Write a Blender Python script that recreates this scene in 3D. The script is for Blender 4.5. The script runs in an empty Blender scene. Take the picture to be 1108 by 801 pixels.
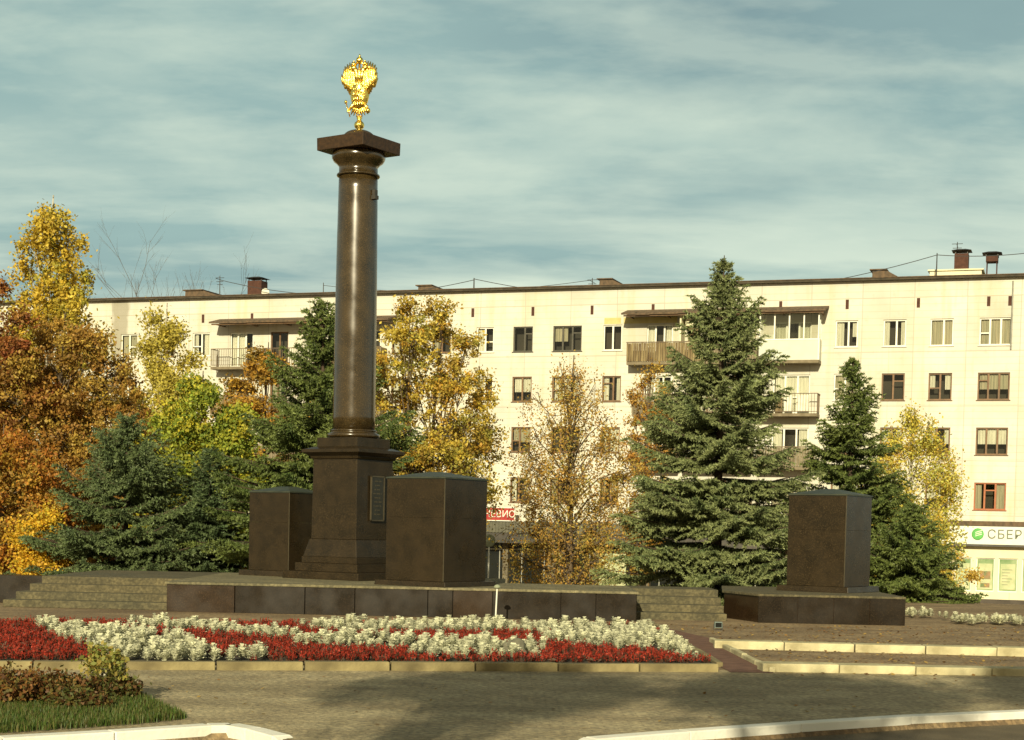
import bpy, math, random
import numpy as np
from mathutils import Vector, Matrix
random.seed(7); rng = np.random.default_rng(7)
R = math.radians
scene = bpy.context.scene
COL = scene.collection
F, CX, PY, EYE = 1800.0, 554.0, 650.6, 1.74

# ------------------------------------------------------------------ camera
cam_d = bpy.data.cameras.new('camera'); cam = bpy.data.objects.new('camera', cam_d); COL.objects.link(cam)
rot = (Matrix.Rotation(R(90 - 2.5), 4, 'X') @ Matrix.Rotation(R(1.25), 4, 'Z'))
cam.matrix_world = Matrix.Translation((0, 0, EYE)) @ rot
cam_d.sensor_width = 36; cam_d.lens = 36 * F / 1108; cam_d.shift_y = (PY - 400.5) / 1108
cam_d.clip_start = .1; cam_d.clip_end = 3000
scene.camera = cam
RM = rot.to_3x3()

# ---- measuring helpers: where a point seen in the photo stands in the real place
def ray(x, y): return RM @ Vector(((x - CX) / F, -(y - PY) / F, -1))
def P(x, y, depth):
    d = ray(x, y); s = depth / d.y
    return Vector((d.x * s, depth, EYE + d.z * s))
def G(x, y, z=0.0):
    d = ray(x, y); s = (z - EYE) / d.z
    return Vector((d.x * s, d.y * s, z))
Z0, MW = 91.8, .3375
HY = math.hypot(1, MW)
def W(x, y, off=0.0):                    # pixel -> (t, z) on the facade plane moved outwards by off
    d = ray(x, y); z0 = Z0 - off * HY
    s = z0 / (d.y + MW * d.x); p = d * s
    # local x along the wall
    q = Vector((p.x, p.y - Z0)); tx = Vector((1, -MW)) / HY
    return q.dot(tx), EYE + p.z

# ------------------------------------------------------------------ bookkeeping
def tag(o, label=None, cat=None, group=None, kind=None):
    if label: o['label'] = label
    if cat: o['category'] = cat
    if group: o['group'] = group
    if kind: o['kind'] = kind
    return o
def thing(name, label, cat, loc=(0, 0, 0), rz=0, group=None):
    o = bpy.data.objects.new(name, None); COL.objects.link(o); o.empty_display_size = .2
    o.location = loc; o.rotation_euler = (0, 0, rz)
    return tag(o, label, cat, group)

class MB:
    def __init__(s): s.v = []; s.f = []
    def add(s, vs, fs):
        n = len(s.v); s.v += [tuple(v) for v in vs]; s.f += [tuple(i + n for i in f) for f in fs]; return s
    def box(s, a, b, M=None):
        x0, y0, z0 = a; x1, y1, z1 = b
        vs = [Vector(p) for p in ((x0,y0,z0),(x1,y0,z0),(x1,y1,z0),(x0,y1,z0),(x0,y0,z1),(x1,y0,z1),(x1,y1,z1),(x0,y1,z1))]
        if M: vs = [M @ v for v in vs]
        return s.add(vs, [(0,3,2,1),(4,5,6,7),(0,1,5,4),(1,2,6,5),(2,3,7,6),(3,0,4,7)])
    def frustum(s, w0, w1, z0, z1, cx=0, cy=0, d0=None, d1=None):
        d0 = w0 if d0 is None else d0; d1 = w1 if d1 is None else d1
        vs = [(cx-w0,cy-d0,z0),(cx+w0,cy-d0,z0),(cx+w0,cy+d0,z0),(cx-w0,cy+d0,z0),(cx-w1,cy-d1,z1),(cx+w1,cy-d1,z1),(cx+w1,cy+d1,z1),(cx-w1,cy+d1,z1)]
        return s.add(vs, [(0,3,2,1),(4,5,6,7),(0,1,5,4),(1,2,6,5),(2,3,7,6),(3,0,4,7)])
    def tube(s, pts, rad, n=8, cap=True):
        pts = [Vector(p) for p in pts]
        if not hasattr(rad, '__len__'): rad = [rad] * len(pts)
        base = len(s.v); ref = None
        for i, p in enumerate(pts):
            d = (pts[min(i+1, len(pts)-1)] - pts[max(i-1, 0)]).normalized()
            if ref is None or abs(ref.dot(d)) > .95: ref = Vector((1, 0, 0)) if abs(d.x) < .8 else Vector((0, 1, 0))
            a = d.cross(ref).normalized(); b = d.cross(a); ref = b.cross(d) if False else ref
            for k in range(n):
                t = 2 * math.pi * k / n
                s.v.append(tuple(p + (a * math.cos(t) + b * math.sin(t)) * rad[i]))
        for i in range(len(pts) - 1):
            for k in range(n):
                k2 = (k + 1) % n
                s.f.append((base+i*n+k, base+i*n+k2, base+(i+1)*n+k2, base+(i+1)*n+k))
        if cap:
            s.f.append(tuple(base + k for k in range(n))[::-1]); s.f.append(tuple(base + (len(pts)-1)*n + k for k in range(n)))
        return s
    def lathe(s, prof, n=48, c=(0, 0, 0)):
        base = len(s.v)
        for r, z in prof:
            for k in range(n):
                t = 2 * math.pi * k / n; s.v.append((c[0] + r*math.cos(t), c[1] + r*math.sin(t), c[2] + z))
        for i in range(len(prof) - 1):
            for k in range(n):
                k2 = (k+1) % n; s.f.append((base+i*n+k, base+i*n+k2, base+(i+1)*n+k2, base+(i+1)*n+k))
        s.f.append(tuple(base + k for k in range(n))[::-1]); s.f.append(tuple(base + (len(prof)-1)*n + k for k in range(n)))
        return s
    def prism(s, poly, z0, z1, M=None):
        n = len(poly); vs = [Vector((x, y, z0)) for x, y in poly] + [Vector((x, y, z1)) for x, y in poly]
        if M: vs = [M @ v for v in vs]
        return s.add(vs, [tuple(range(n))[::-1], tuple(range(n, 2*n))] + [(i, (i+1) % n, n + (i+1) % n, n + i) for i in range(n)])
    def build(s, name, mat, parent=None, smooth=False, bevel=0, loc=None):
        me = bpy.data.meshes.new(name); me.from_pydata(s.v, [], s.f); me.materials.append(mat)
        if smooth: me.polygons.foreach_set('use_smooth', [True] * len(me.polygons))
        me.update()
        o = bpy.data.objects.new(name, me); COL.objects.link(o)
        if parent: o.parent = parent
        if loc is not None: o.location = loc
        if bevel:
            m = o.modifiers.new('bevel', 'BEVEL'); m.width = bevel; m.segments = 2; m.limit_method = 'ANGLE'
        return o

def np_mesh(name, verts, quads, mat, parent=None, color=None, smooth=False):
    """verts (N,3), quads (M,k) -> one mesh object; color (N,3) goes to the point attribute 'tint'"""
    me = bpy.data.meshes.new(name); k = quads.shape[1]
    me.vertices.add(len(verts)); me.vertices.foreach_set('co', verts.astype(np.float32).ravel())
    me.loops.add(quads.size); me.loops.foreach_set('vertex_index', quads.astype(np.int32).ravel())
    me.polygons.add(len(quads)); me.polygons.foreach_set('loop_start', np.arange(0, quads.size, k, dtype=np.int32))
    if smooth: me.polygons.foreach_set('use_smooth', np.ones(len(quads), bool))
    if color is not None:
        a = me.attributes.new('tint', 'FLOAT_COLOR', 'POINT')
        c = np.ones((len(verts), 4), np.float32); c[:, :3] = color; a.data.foreach_set('color', c.ravel())
    me.materials.append(mat); me.update(calc_edges=True)
    o = bpy.data.objects.new(name, me); COL.objects.link(o)
    if parent: o.parent = parent
    return o

# ------------------------------------------------------------------ materials
def mat(name, c1, c2=None, scale=4, rough=.7, bump=0, bscale=None, metal=0, detail=6, spec=.5, coat=0, stretch=(1,1,1), lo=.35, hi=.65, extra=None):
    m = bpy.data.materials.new(name); m.use_nodes = True; nt = m.node_tree; N = nt.nodes; L = nt.links
    b = N['Principled BSDF']; b.inputs['Roughness'].default_value = rough; b.inputs['Metallic'].default_value = metal
    b.inputs['Specular IOR Level'].default_value = spec; b.inputs['Coat Weight'].default_value = coat
    tc = N.new('ShaderNodeTexCoord'); mp = N.new('ShaderNodeMapping'); mp.inputs['Scale'].default_value = stretch
    L.new(tc.outputs['Object'], mp.inputs[0])
    def noise(sc, det=detail):
        n = N.new('ShaderNodeTexNoise'); n.inputs['Scale'].default_value = sc; n.inputs['Detail'].default_value = det
        L.new(mp.outputs[0], n.inputs['Vector']); return n
    col = None
    if c2 is None: b.inputs['Base Color'].default_value = (*c1, 1)
    else:
        r = N.new('ShaderNodeValToRGB'); r.color_ramp.elements[0].position = lo; r.color_ramp.elements[1].position = hi
        r.color_ramp.elements[0].color = (*c1, 1); r.color_ramp.elements[1].color = (*c2, 1)
        L.new(noise(scale).outputs[0], r.inputs[0]); col = r.outputs[0]; L.new(col, b.inputs['Base Color'])
    if bump:
        bp = N.new('ShaderNodeBump'); bp.inputs['Strength'].default_value = bump; bp.inputs['Distance'].default_value = .02
        L.new(noise(bscale or scale * 4).outputs[0], bp.inputs['Height']); L.new(bp.outputs[0], b.inputs['Normal'])
    if extra: extra(nt, b, mp, col)
    return m
def mixc(nt, fac, a, b, mode='MIX'):
    n = nt.nodes.new('ShaderNodeMix'); n.data_type = 'RGBA'; n.blend_type = mode
    for sock, val in ((n.inputs[0], fac), (n.inputs[6], a), (n.inputs[7], b)):
        if isinstance(val, (int, float)): sock.default_value = val
        elif isinstance(val, tuple): sock.default_value = (*val, 1)
        else: nt.links.new(val, sock)
    return n.outputs[2]
def ramp(nt, src, p0, p1, c0=(0,0,0), c1=(1,1,1)):
    r = nt.nodes.new('ShaderNodeValToRGB'); r.color_ramp.elements[0].position = p0; r.color_ramp.elements[1].position = p1
    r.color_ramp.elements[0].color = (*c0, 1); r.color_ramp.elements[1].color = (*c1, 1)
    nt.links.new(src, r.inputs[0]); return r.outputs[0]
def noise_node(nt, vec, scale, detail=4):
    n = nt.nodes.new('ShaderNodeTexNoise'); n.inputs['Scale'].default_value = scale; n.inputs['Detail'].default_value = detail
    nt.links.new(vec, n.inputs['Vector']); return n.outputs[0]

def facade_extra(nt, b, mp, col):
    # Object x,z of the wall -> panel seams, tile courses, rust runs, a grey strip
    sp = nt.nodes.new('ShaderNodeSeparateXYZ'); nt.links.new(mp.outputs[0], sp.inputs[0])
    cb = nt.nodes.new('ShaderNodeCombineXYZ'); nt.links.new(sp.outputs[0], cb.inputs[0]); nt.links.new(sp.outputs[2], cb.inputs[1])
    def brick(w, h, mort, ox, oy, soft=.1):
        a = nt.nodes.new('ShaderNodeVectorMath'); a.operation = 'ADD'; a.inputs[1].default_value = (ox, oy, 0); nt.links.new(cb.outputs[0], a.inputs[0])
        t = nt.nodes.new('ShaderNodeTexBrick'); t.offset = 0; t.inputs['Scale'].default_value = 1; t.inputs['Brick Width'].default_value = w
        t.inputs['Row Height'].default_value = h; t.inputs['Mortar Size'].default_value = mort; t.inputs['Mortar Smooth'].default_value = soft
        nt.links.new(a.outputs[0], t.inputs['Vector']); return t.outputs['Fac']
    c = mixc(nt, ramp(nt, noise_node(nt, mp.outputs[0], .22, 9), .50, .66, (0,0,0), (.35,.35,.35)), col, (.58, .53, .36))
    c = mixc(nt, ramp(nt, noise_node(nt, mp.outputs[0], 3.0, 9), .58, .74, (0,0,0), (.4,.4,.4)), c, (.45, .42, .32))
    seam = brick(2.6, 2.75, .035, 100.99, 101.6, .7)
    tile = brick(60, .34, .03, 100, 100, .9)
    f1 = nt.nodes.new('ShaderNodeMath'); f1.operation = 'MULTIPLY'; f1.inputs[1].default_value = .6; nt.links.new(seam, f1.inputs[0])
    c = mixc(nt, f1.outputs[0], c, (.36, .35, .30))
    f2 = nt.nodes.new('ShaderNodeMath'); f2.operation = 'MULTIPLY'; f2.inputs[1].default_value = .30; nt.links.new(tile, f2.inputs[0])
    c = mixc(nt, f2.outputs[0], c, (.42, .36, .2))
    pa = nt.nodes.new('ShaderNodeVectorMath'); pa.operation = 'ADD'; pa.inputs[1].default_value = (100.99, 101.6, 0); nt.links.new(cb.outputs[0], pa.inputs[0])
    pt = nt.nodes.new('ShaderNodeTexBrick'); pt.offset = 0; pt.inputs['Scale'].default_value = 1; pt.inputs['Brick Width'].default_value = 2.6; pt.inputs['Row Height'].default_value = 2.75
    pt.inputs['Mortar Size'].default_value = 0; pt.inputs['Color1'].default_value = (.90,.90,.89,1); pt.inputs['Color2'].default_value = (1.05,1.04,1.02,1); nt.links.new(pa.outputs[0], pt.inputs['Vector'])
    c = mixc(nt, 1.0, c, pt.outputs['Color'], 'MULTIPLY')
    # vertical dirt runs
    m2 = nt.nodes.new('ShaderNodeMapping'); m2.inputs['Scale'].default_value = (2.2, 1, .18); nt.links.new(mp.outputs[0], m2.inputs[0])
    run = ramp(nt, noise_node(nt, m2.outputs[0], 1.0, 8), .52, .78)
    f3 = nt.nodes.new('ShaderNodeMath'); f3.operation = 'MULTIPLY'; f3.inputs[1].default_value = .55; nt.links.new(run, f3.inputs[0])
    c = mixc(nt, f3.outputs[0], c, (.50, .44, .24))
    # upright grey strip with a ragged edge on the left
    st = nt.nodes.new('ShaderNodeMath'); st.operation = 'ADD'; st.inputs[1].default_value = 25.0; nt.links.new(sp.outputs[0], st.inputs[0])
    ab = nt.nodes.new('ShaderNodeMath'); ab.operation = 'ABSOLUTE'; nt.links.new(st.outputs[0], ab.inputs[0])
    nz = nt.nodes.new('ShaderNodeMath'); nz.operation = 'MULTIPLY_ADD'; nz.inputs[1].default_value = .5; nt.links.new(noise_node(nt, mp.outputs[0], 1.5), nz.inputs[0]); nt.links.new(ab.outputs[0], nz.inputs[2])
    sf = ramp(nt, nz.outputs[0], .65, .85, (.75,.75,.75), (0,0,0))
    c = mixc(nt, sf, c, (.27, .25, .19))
    nt.links.new(c, b.inputs['Base Color'])

def granite_extra(dust, rlo=.24, rhi=.40):
    def fn(nt, b, mp, col):
        sp = noise_node(nt, mp.outputs[0], 90, 2)
        c = mixc(nt, ramp(nt, sp, .55, .72), col, tuple(min(1, x * 2.2) for x in dust))
        big = ramp(nt, noise_node(nt, mp.outputs[0], .9, 5), .45, .8)
        fm = nt.nodes.new('ShaderNodeMath'); fm.operation = 'MULTIPLY'; fm.inputs[1].default_value = .35; nt.links.new(big, fm.inputs[0])
        c = mixc(nt, fm.outputs[0], c, dust)
        nt.links.new(c, b.inputs['Base Color'])
        rr = ramp(nt, noise_node(nt, mp.outputs[0], 2.2, 6), .35, .7, (rlo,)*3, (rhi,)*3); nt.links.new(rr, b.inputs['Roughness'])
    return fn
def paver_extra(bw, bh, strength, dark, stain=(.07,.055,.035)):
    def fn(nt, b, mp, col):
        t = nt.nodes.new('ShaderNodeTexBrick'); t.inputs['Scale'].default_value = 1; t.inputs['Brick Width'].default_value = bw
        t.inputs['Row Height'].default_value = bh; t.inputs['Mortar Size'].default_value = .008; t.inputs['Mortar Smooth'].default_value = .3
        t.inputs['Color1'].default_value = (.8,.8,.8,1); t.inputs['Color2'].default_value = (1.15,1.1,1.0,1); t.inputs['Mortar'].default_value = (*dark, 1)
        nt.links.new(mp.outputs[0], t.inputs['Vector'])
        c = mixc(nt, strength, col, t.outputs['Color'], 'MULTIPLY')
        m2 = nt.nodes.new('ShaderNodeMapping'); m2.inputs['Scale'].default_value = (.45, 1.1, 1); nt.links.new(mp.outputs[0], m2.inputs[0])
        big = ramp(nt, noise_node(nt, m2.outputs[0], .7, 9), .42, .68)
        fm = nt.nodes.new('ShaderNodeMath'); fm.operation = 'MULTIPLY'; fm.inputs[1].default_value = .75; nt.links.new(big, fm.inputs[0])
        c = mixc(nt, fm.outputs[0], c, stain)
        nt.links.new(c, b.inputs['Base Color'])
        bp = nt.nodes.new('ShaderNodeBump'); bp.inputs['Strength'].default_value = .9; bp.inputs['Distance'].default_value = .03
        nt.links.new(noise_node(nt, mp.outputs[0], 22, 9), bp.inputs['Height'])
        grit = ramp(nt, noise_node(nt, mp.outputs[0], 16, 9), .40, .66, (.55,.55,.55), (1.25,1.22,1.15)); c = mixc(nt, .8, c, grit, 'MULTIPLY'); nt.links.new(c, b.inputs['Base Color']); nt.links.new(bp.outputs[0], b.inputs['Normal'])
    return fn
def leaf_mat(name, trans=.25, rough=.55, attr='tint'):
    m = bpy.data.materials.new(name); m.use_nodes = True; nt = m.node_tree; b = nt.nodes['Principled BSDF']
    a = nt.nodes.new('ShaderNodeAttribute'); a.attribute_name = attr
    nt.links.new(a.outputs['Color'], b.inputs['Base Color']); b.inputs['Roughness'].default_value = rough; b.inputs['Specular IOR Level'].default_value = .3
    t = nt.nodes.new('ShaderNodeBsdfTranslucent'); nt.links.new(a.outputs['Color'], t.inputs[0])
    mx = nt.nodes.new('ShaderNodeMixShader'); mx.inputs[0].default_value = trans
    nt.links.new(b.outputs[0], mx.inputs[1]); nt.links.new(t.outputs[0], mx.inputs[2]); nt.links.new(mx.outputs[0], nt.nodes['Material Output'].inputs[0])
    return m
def glass_mat():
    m = bpy.data.materials.new('window_glass'); m.use_nodes = True; nt = m.node_tree
    for n in list(nt.nodes):
        if n.type == 'BSDF_PRINCIPLED': nt.nodes.remove(n)
    g = nt.nodes.new('ShaderNodeBsdfGlossy'); g.inputs['Roughness'].default_value = .03; g.inputs[0].default_value = (.8,.85,.85,1)
    t = nt.nodes.new('ShaderNodeBsdfTransparent'); t.inputs[0].default_value = (.84,.85,.80,1)
    fr = nt.nodes.new('ShaderNodeFresnel'); fr.inputs[0].default_value = 1.65
    mx = nt.nodes.new('ShaderNodeMixShader'); nt.links.new(fr.outputs[0], mx.inputs[0]); nt.links.new(t.outputs[0], mx.inputs[1]); nt.links.new(g.outputs[0], mx.inputs[2])
    nt.links.new(mx.outputs[0], nt.nodes['Material Output'].inputs[0]); return m

M = dict(
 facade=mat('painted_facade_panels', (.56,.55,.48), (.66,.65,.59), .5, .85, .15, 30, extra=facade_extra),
 parapet=mat('roof_felt', (.04,.033,.022), (.075,.06,.04), 3, .9, .3),
 white=mat('white_window_frame', (.80,.80,.72), (.72,.71,.60), 3, .5),
 brown=mat('brown_window_frame', (.13,.075,.035), (.20,.11,.05), 5, .6),
 redbrown=mat('red_brown_window_frame', (.30,.09,.03), (.38,.13,.05), 5, .6),
 darkframe=mat('dark_window_frame', (.05,.05,.035), (.08,.07,.05), 5, .6),
 room=mat('dark_interior', (.035,.032,.025), (.06,.05,.035), .8, .9),
 curtain=mat('curtain_cloth', (.60,.58,.48), (.76,.74,.64), 3, .9, .5, 30, stretch=(6,1,.3)),
 curtain2=mat('coloured_curtain_cloth', (.34,.33,.24), (.50,.44,.32), 3, .9, .5, 30, stretch=(6,1,.3)),
 glass=glass_mat(),
 slab=mat('balcony_concrete', (.16,.13,.08), (.24,.20,.13), 3, .9, .3),
 wood=mat('weathered_wood_slats', (.09,.055,.022), (.27,.21,.10), 2.2, .8, .3, 40, stretch=(3,1,.4), extra=None),
 board=mat('white_board', (.70,.70,.60), (.60,.58,.46), 3, .6),
 siding=mat('pale_grey_siding', (.50,.53,.46), (.55,.58,.50), 2, .5),
 rail=mat('dark_painted_rail', (.10,.07,.04), (.16,.11,.06), 4, .6),
 rust=mat('rusty_roof_sheet', (.07,.05,.03), (.14,.09,.05), 3, .8, .3, stretch=(2,1,1)),
 brick=mat('dark_red_brick', (.055,.022,.014), (.085,.035,.022), 6, .9, .4),
 metal=mat('galvanised_metal', (.30,.30,.26), (.40,.40,.34), 4, .45, metal=.5),
 darkmetal=mat('dark_metal', (.04,.04,.035), (.07,.06,.05), 4, .5, metal=.3),
 fascia=mat('ribbed_grey_metal', (.07,.07,.05), (.11,.105,.07), 3, .6),
 shopglass=mat('dark_shop_glass', (.008,.010,.010), (.018,.02,.018), .8, .12, spec=.25),
 bankglass=mat('green_bank_window_film', (.16,.26,.12), (.34,.42,.24), 1.3, .2),
 poster=mat('bank_window_poster', (.36,.42,.22), (.50,.50,.30), 3, .4),
 poster_dark=mat('poster_picture', (.10,.16,.05), (.30,.16,.07), 4, .5),
 green=mat('green_emblem', (.05,.30,.05), (.10,.42,.08), 2, .4),
 signtext=mat('dark_grey_letters', (.12,.14,.09), None, 2, .5),
 signwhite=mat('white_sign_panel', (.72,.75,.68), (.66,.68,.60), 2, .45),
 signred=mat('red_sign_panel', (.32,.02,.02), (.42,.04,.03), 2, .45),
 cream=mat('cream_plaster', (.74,.70,.50), (.66,.62,.42), 1, .85, .2, 30),
 pier=mat('shade_darkened_pier', (.10,.085,.055), (.17,.145,.09), 3, .8, .3),  # shadow of the shop canopy put into the pier colour
 plinth=mat('dark_plinth', (.06,.05,.04), (.09,.075,.06), 2, .9, .3),
 granite=mat('polished_brown_granite', (.014,.010,.0048), (.025,.017,.0082), 3.5, .3, spec=.3, extra=granite_extra((.040,.027,.0125))),
 granite2=mat('dark_granite_cladding', (.008,.0055,.003), (.014,.0095,.005), 3, .3, spec=.3, extra=granite_extra((.020,.013,.007))),
 granite3=mat('brown_granite_cladding', (.018,.0105,.005), (.026,.015,.0075), 3, .3, spec=.3, extra=granite_extra((.034,.02,.01))),
 granitecol=mat('column_granite', (.016,.011,.004), (.042,.028,.010), 2.2, .3, spec=.8, detail=10, extra=granite_extra((.065,.040,.014), .17, .30)),
 cap=mat('greenish_block_cap', (.028,.034,.024), (.048,.055,.036), 4, .5),
 abacus=mat('red_brown_granite', (.030,.017,.008), (.052,.028,.012), 14, .5, spec=.3),
 plaque=mat('dark_plaque', (.020,.019,.015), (.03,.028,.02), 6, .35),
 edge=mat('plaque_edge', (.085,.07,.045), (.11,.09,.055), 6, .3, metal=.4),
 gold=mat('gilded_metal', (1.0,.77,.20), (.98,.70,.15), 9, .24, .5, 40, metal=1),
 deck=mat('pale_deck_slabs', (.19,.17,.10), (.28,.25,.15), 2.2, .8, .2, extra=paver_extra(.6,.6,.5,(.5,.5,.45),(.12,.11,.06))),
 step=mat('grey_stone_steps', (.085,.075,.04), (.14,.12,.065), 2.5, .85, .4, 20, extra=paver_extra(.9,.9,.5,(.5,.5,.4),(.09,.085,.05))),
 stonekerb=mat('pale_stone_kerb', (.34,.30,.17), (.58,.53,.33), 3.5, .85, .5, 25),
 concretekerb=mat('weathered_concrete_kerb', (.13,.105,.05), (.30,.25,.12), 2.6, .9, .6, 20),
 whitekerb=mat('whitewashed_kerb', (.70,.69,.60), (.82,.81,.74), 1.3, .8, .3, 20),
 ground=mat('brown_concrete_pavers', (.24,.17,.095), (.36,.27,.155), 2, .9, extra=paver_extra(.4,.2,.45,(.5,.45,.4),(.13,.085,.045))),
 plaza=mat('worn_paved_yard', (.34,.28,.17), (.50,.43,.27), 1.6, .9, extra=paver_extra(.24,.12,.4,(.5,.45,.4),(.21,.17,.095))),
 asphalt=mat('road_asphalt', (.085,.066,.036), (.13,.10,.055), 2.5, .9, .6, 60),
 soil=mat('red_brown_soil', (.10,.045,.03), (.17,.085,.055), 6, .95, .8, 30),
 bedsoil=mat('dark_bed_soil', (.028,.022,.014), (.05,.04,.022), 8, .95, .8, 30),
 lawn=mat('lawn_soil', (.035,.05,.012), (.06,.075,.02), 5, .95, .5),
 bark=mat('grey_brown_bark', (.07,.05,.03), (.14,.10,.06), 8, .9, .6, 30, stretch=(1,1,.3)),
 birchbark=mat('birch_bark', (.16,.14,.10), (.48,.45,.36), 6, .85, .4, stretch=(1,1,1.6), lo=.38, hi=.5),
 sprucebark=mat('spruce_bark', (.05,.035,.022), (.09,.06,.04), 8, .9, .6),
 leaf=leaf_mat('autumn_leaves'), needle=leaf_mat('spruce_needles', .08, .5), petal=leaf_mat('flower_leaves', .2, .6), grass=leaf_mat('grass_blades', .25, .5),
 stone=mat('grey_stone', (.12,.115,.08), (.20,.19,.13), 7, .9, .6),
 postwhite=mat('white_post_paint', (.72,.72,.64), None, 2, .5),
 discgrey=mat('grey_green_sign_back', (.24,.27,.18), (.30,.33,.22), 4, .5),
 orange=mat('orange_red_plastic', (.45,.07,.03), None, 2, .5), pink=mat('pale_pink_plastic', (.70,.45,.35), None, 2, .5),
 cable=mat('black_cable', (.05,.05,.05), None, 2, .6),
 bluebin=mat('blue_grey_metal', (.12,.16,.15), (.16,.20,.18), 4, .5),
)

# ------------------------------------------------------------------ ground
pts_k = [(-260,806,.02),(-60,800,.02),(0,797.5,.02),(120,791,.02),(225,784,.02),(250,783.5,.02),(275,788,.02),(305,796,.02),(318,799.5,-.05),(470,801.5,-.05),(610,802,-.05),(640,798.5,.02),(740,790.5,.02),(860,782,.02),(980,774.5,.02),(1108,769,.02),(1400,760,.02)]
kerb = [G(x, y, .02) for x, y, z in pts_k]; kz = [z for *_, z in pts_k]
def kerbY(X):
    if X <= kerb[0].x: return kerb[0].y
    for a, b in zip(kerb, kerb[1:]):
        if a.x <= X <= b.x: return a.y + (b.y - a.y) * (X - a.x) / max(b.x - a.x, 1e-6)
    return kerb[-1].y
def gz(Y): 
    t = min(1, max(0, (Y - 42) / 33)); return -1.5 * t * t * (3 - 2 * t)
Xs = sorted(set([-900,-400,-200,-100,-60,-40,-25,-15,-10] + [round(k.x,4) for k in kerb] + [10,15,25,40,60,100,200,400,900]))
rows = [('a',-80,-.10),('k',-.09,-.10),('k',.0,0)] + [('a',y,gz(y)) for y in (24,30,36,42,45,48,51,54,57,60,63,66,69,72,75,90,130,250,600,1500)]
vs, fs = [], []
for kind, y, z in rows:
    for X in Xs: vs.append((X, (kerbY(X) - .05 + y) if kind == 'k' else y, z))
n = len(Xs)
for i in range(len(rows)-1):
    for j in range(n-1): fs.append((i*n+j, i*n+j+1, (i+1)*n+j+1, (i+1)*n+j))
tag(MB().add(vs, fs).build('ground', M['ground']), kind='structure')

def sheet(name, poly, m, z=.004, kind='structure'):
    mb = MB(); mb.add([(p[0], p[1], z) for p in poly], [tuple(range(len(poly)))])
    return tag(mb.build(name, m), kind=kind)
# near road
Xr = [X for X in Xs if -60 <= X <= 60]
mb = MB(); mb.add([(X, -8, -.096) for X in Xr] + [(X, kerbY(X)-.16, -.096) for X in Xr], [(j, j+1, len(Xr)+j+1, len(Xr)+j) for j in range(len(Xr)-1)])
tag(mb.build('road', M['asphalt']), kind='structure')
# paved yard between the kerb and the flower bed
backR = G(1300, 732); mb = MB()
mb.add([(X, kerbY(X)+.02, .004) for X in Xr] + [(X, (21.9 if X > 4 else 21.0), .004) for X in Xr], [(j, j+1, len(Xr)+j+1, len(Xr)+j) for j in range(len(Xr)-1)])
tag(mb.build('paved_yard', M['plaza']), kind='structure')

def sweep_kerb(mb, pts, w, h, z0=0.0, ztops=None):
    n = len(pts)
    for i in range(n-1):
        a, b = Vector(pts[i][:2]), Vector(pts[i+1][:2]); d = (b-a).normalized(); nn = Vector((-d.y, d.x))*w/2
        za = ztops[i] if ztops else z0+h; zb = ztops[i+1] if ztops else z0+h
        mb.add([(*(a-nn), z0),(*(b-nn), z0),(*(b+nn), z0),(*(a+nn), z0),(*(a-nn), za),(*(b-nn), zb),(*(b+nn), zb),(*(a+nn), za)],
               [(0,3,2,1),(4,5,6,7),(0,1,5,4),(1,2,6,5),(2,3,7,6),(3,0,4,7)])
def stone_run(root, a, b, w, h, L, m, z=0.0, name='kerb_stone', gap=.015, jit=.012):
    a, b = Vector(a[:2]), Vector(b[:2]); tot = (b-a).length; k = max(1, round(tot/L)); d = (b-a)/k; ang = math.atan2(d.y, d.x)
    for i in range(k):
        c = a + d*(i+.5); l = d.length - gap - abs(random.gauss(0, .006))
        o = MB().box((-l/2,-w/2,z-.05),(l/2,w/2,z+h)).build(name, m, root, bevel=.012)
        o.location = (c.x + 0, c.y + random.uniform(-jit,jit), random.uniform(-jit,jit)*.6); o.rotation_euler = (0, 0, ang + random.uniform(-.004,.004))
k1 = thing('roadside_kerb', 'whitewashed kerb curving round the grassy corner at lower left', 'kerb')
mb = MB(); sweep_kerb(mb, kerb[:9], .17, 0, -.12, [.022]*8+[-.05]); mb.build('kerb_run', M['whitekerb'], k1, bevel=.012)
k2 = thing('roadside_kerb', 'long whitewashed kerb rising to the lower right corner along the road', 'kerb')
mb = MB(); sweep_kerb(mb, kerb[10:], .17, 0, -.12, [-.05]+[.022]*6); mb.build('kerb_run', M['whitekerb'], k2, bevel=.012)
k3 = thing('dropped_kerb', 'worn dropped kerb lying flush between the two white kerbs', 'kerb')
mb = MB(); sweep_kerb(mb, kerb[8:11], .17, 0, -.12, [-.05]*3); mb.build('kerb_run', M['concretekerb'], k3, bevel=.01)

# flower bed kerb and bed
fk = thing('flower_bed_kerb', 'weathered yellowish concrete kerb along the front of the flower bed', 'kerb')
A0, A1 = G(-170, 723.5), G(776, 727)
stone_run(fk, A0, A1, .16, .105, 1.0, M['concretekerb'])
bed_poly = [G(x, y) for x, y in ((-168,720),(774,722),(742,701),(704,685),(640,681),(-200,677))]
sheet('flower_bed_soil', bed_poly, M['bedsoil'], .03)
sk = thing('flower_bed_kerb', 'narrow concrete kerb running diagonally up the right end of the flower bed', 'kerb')
stone_run(sk, G(779,722), G(704,675), .09, .06, 1.2, M['concretekerb'])
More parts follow.
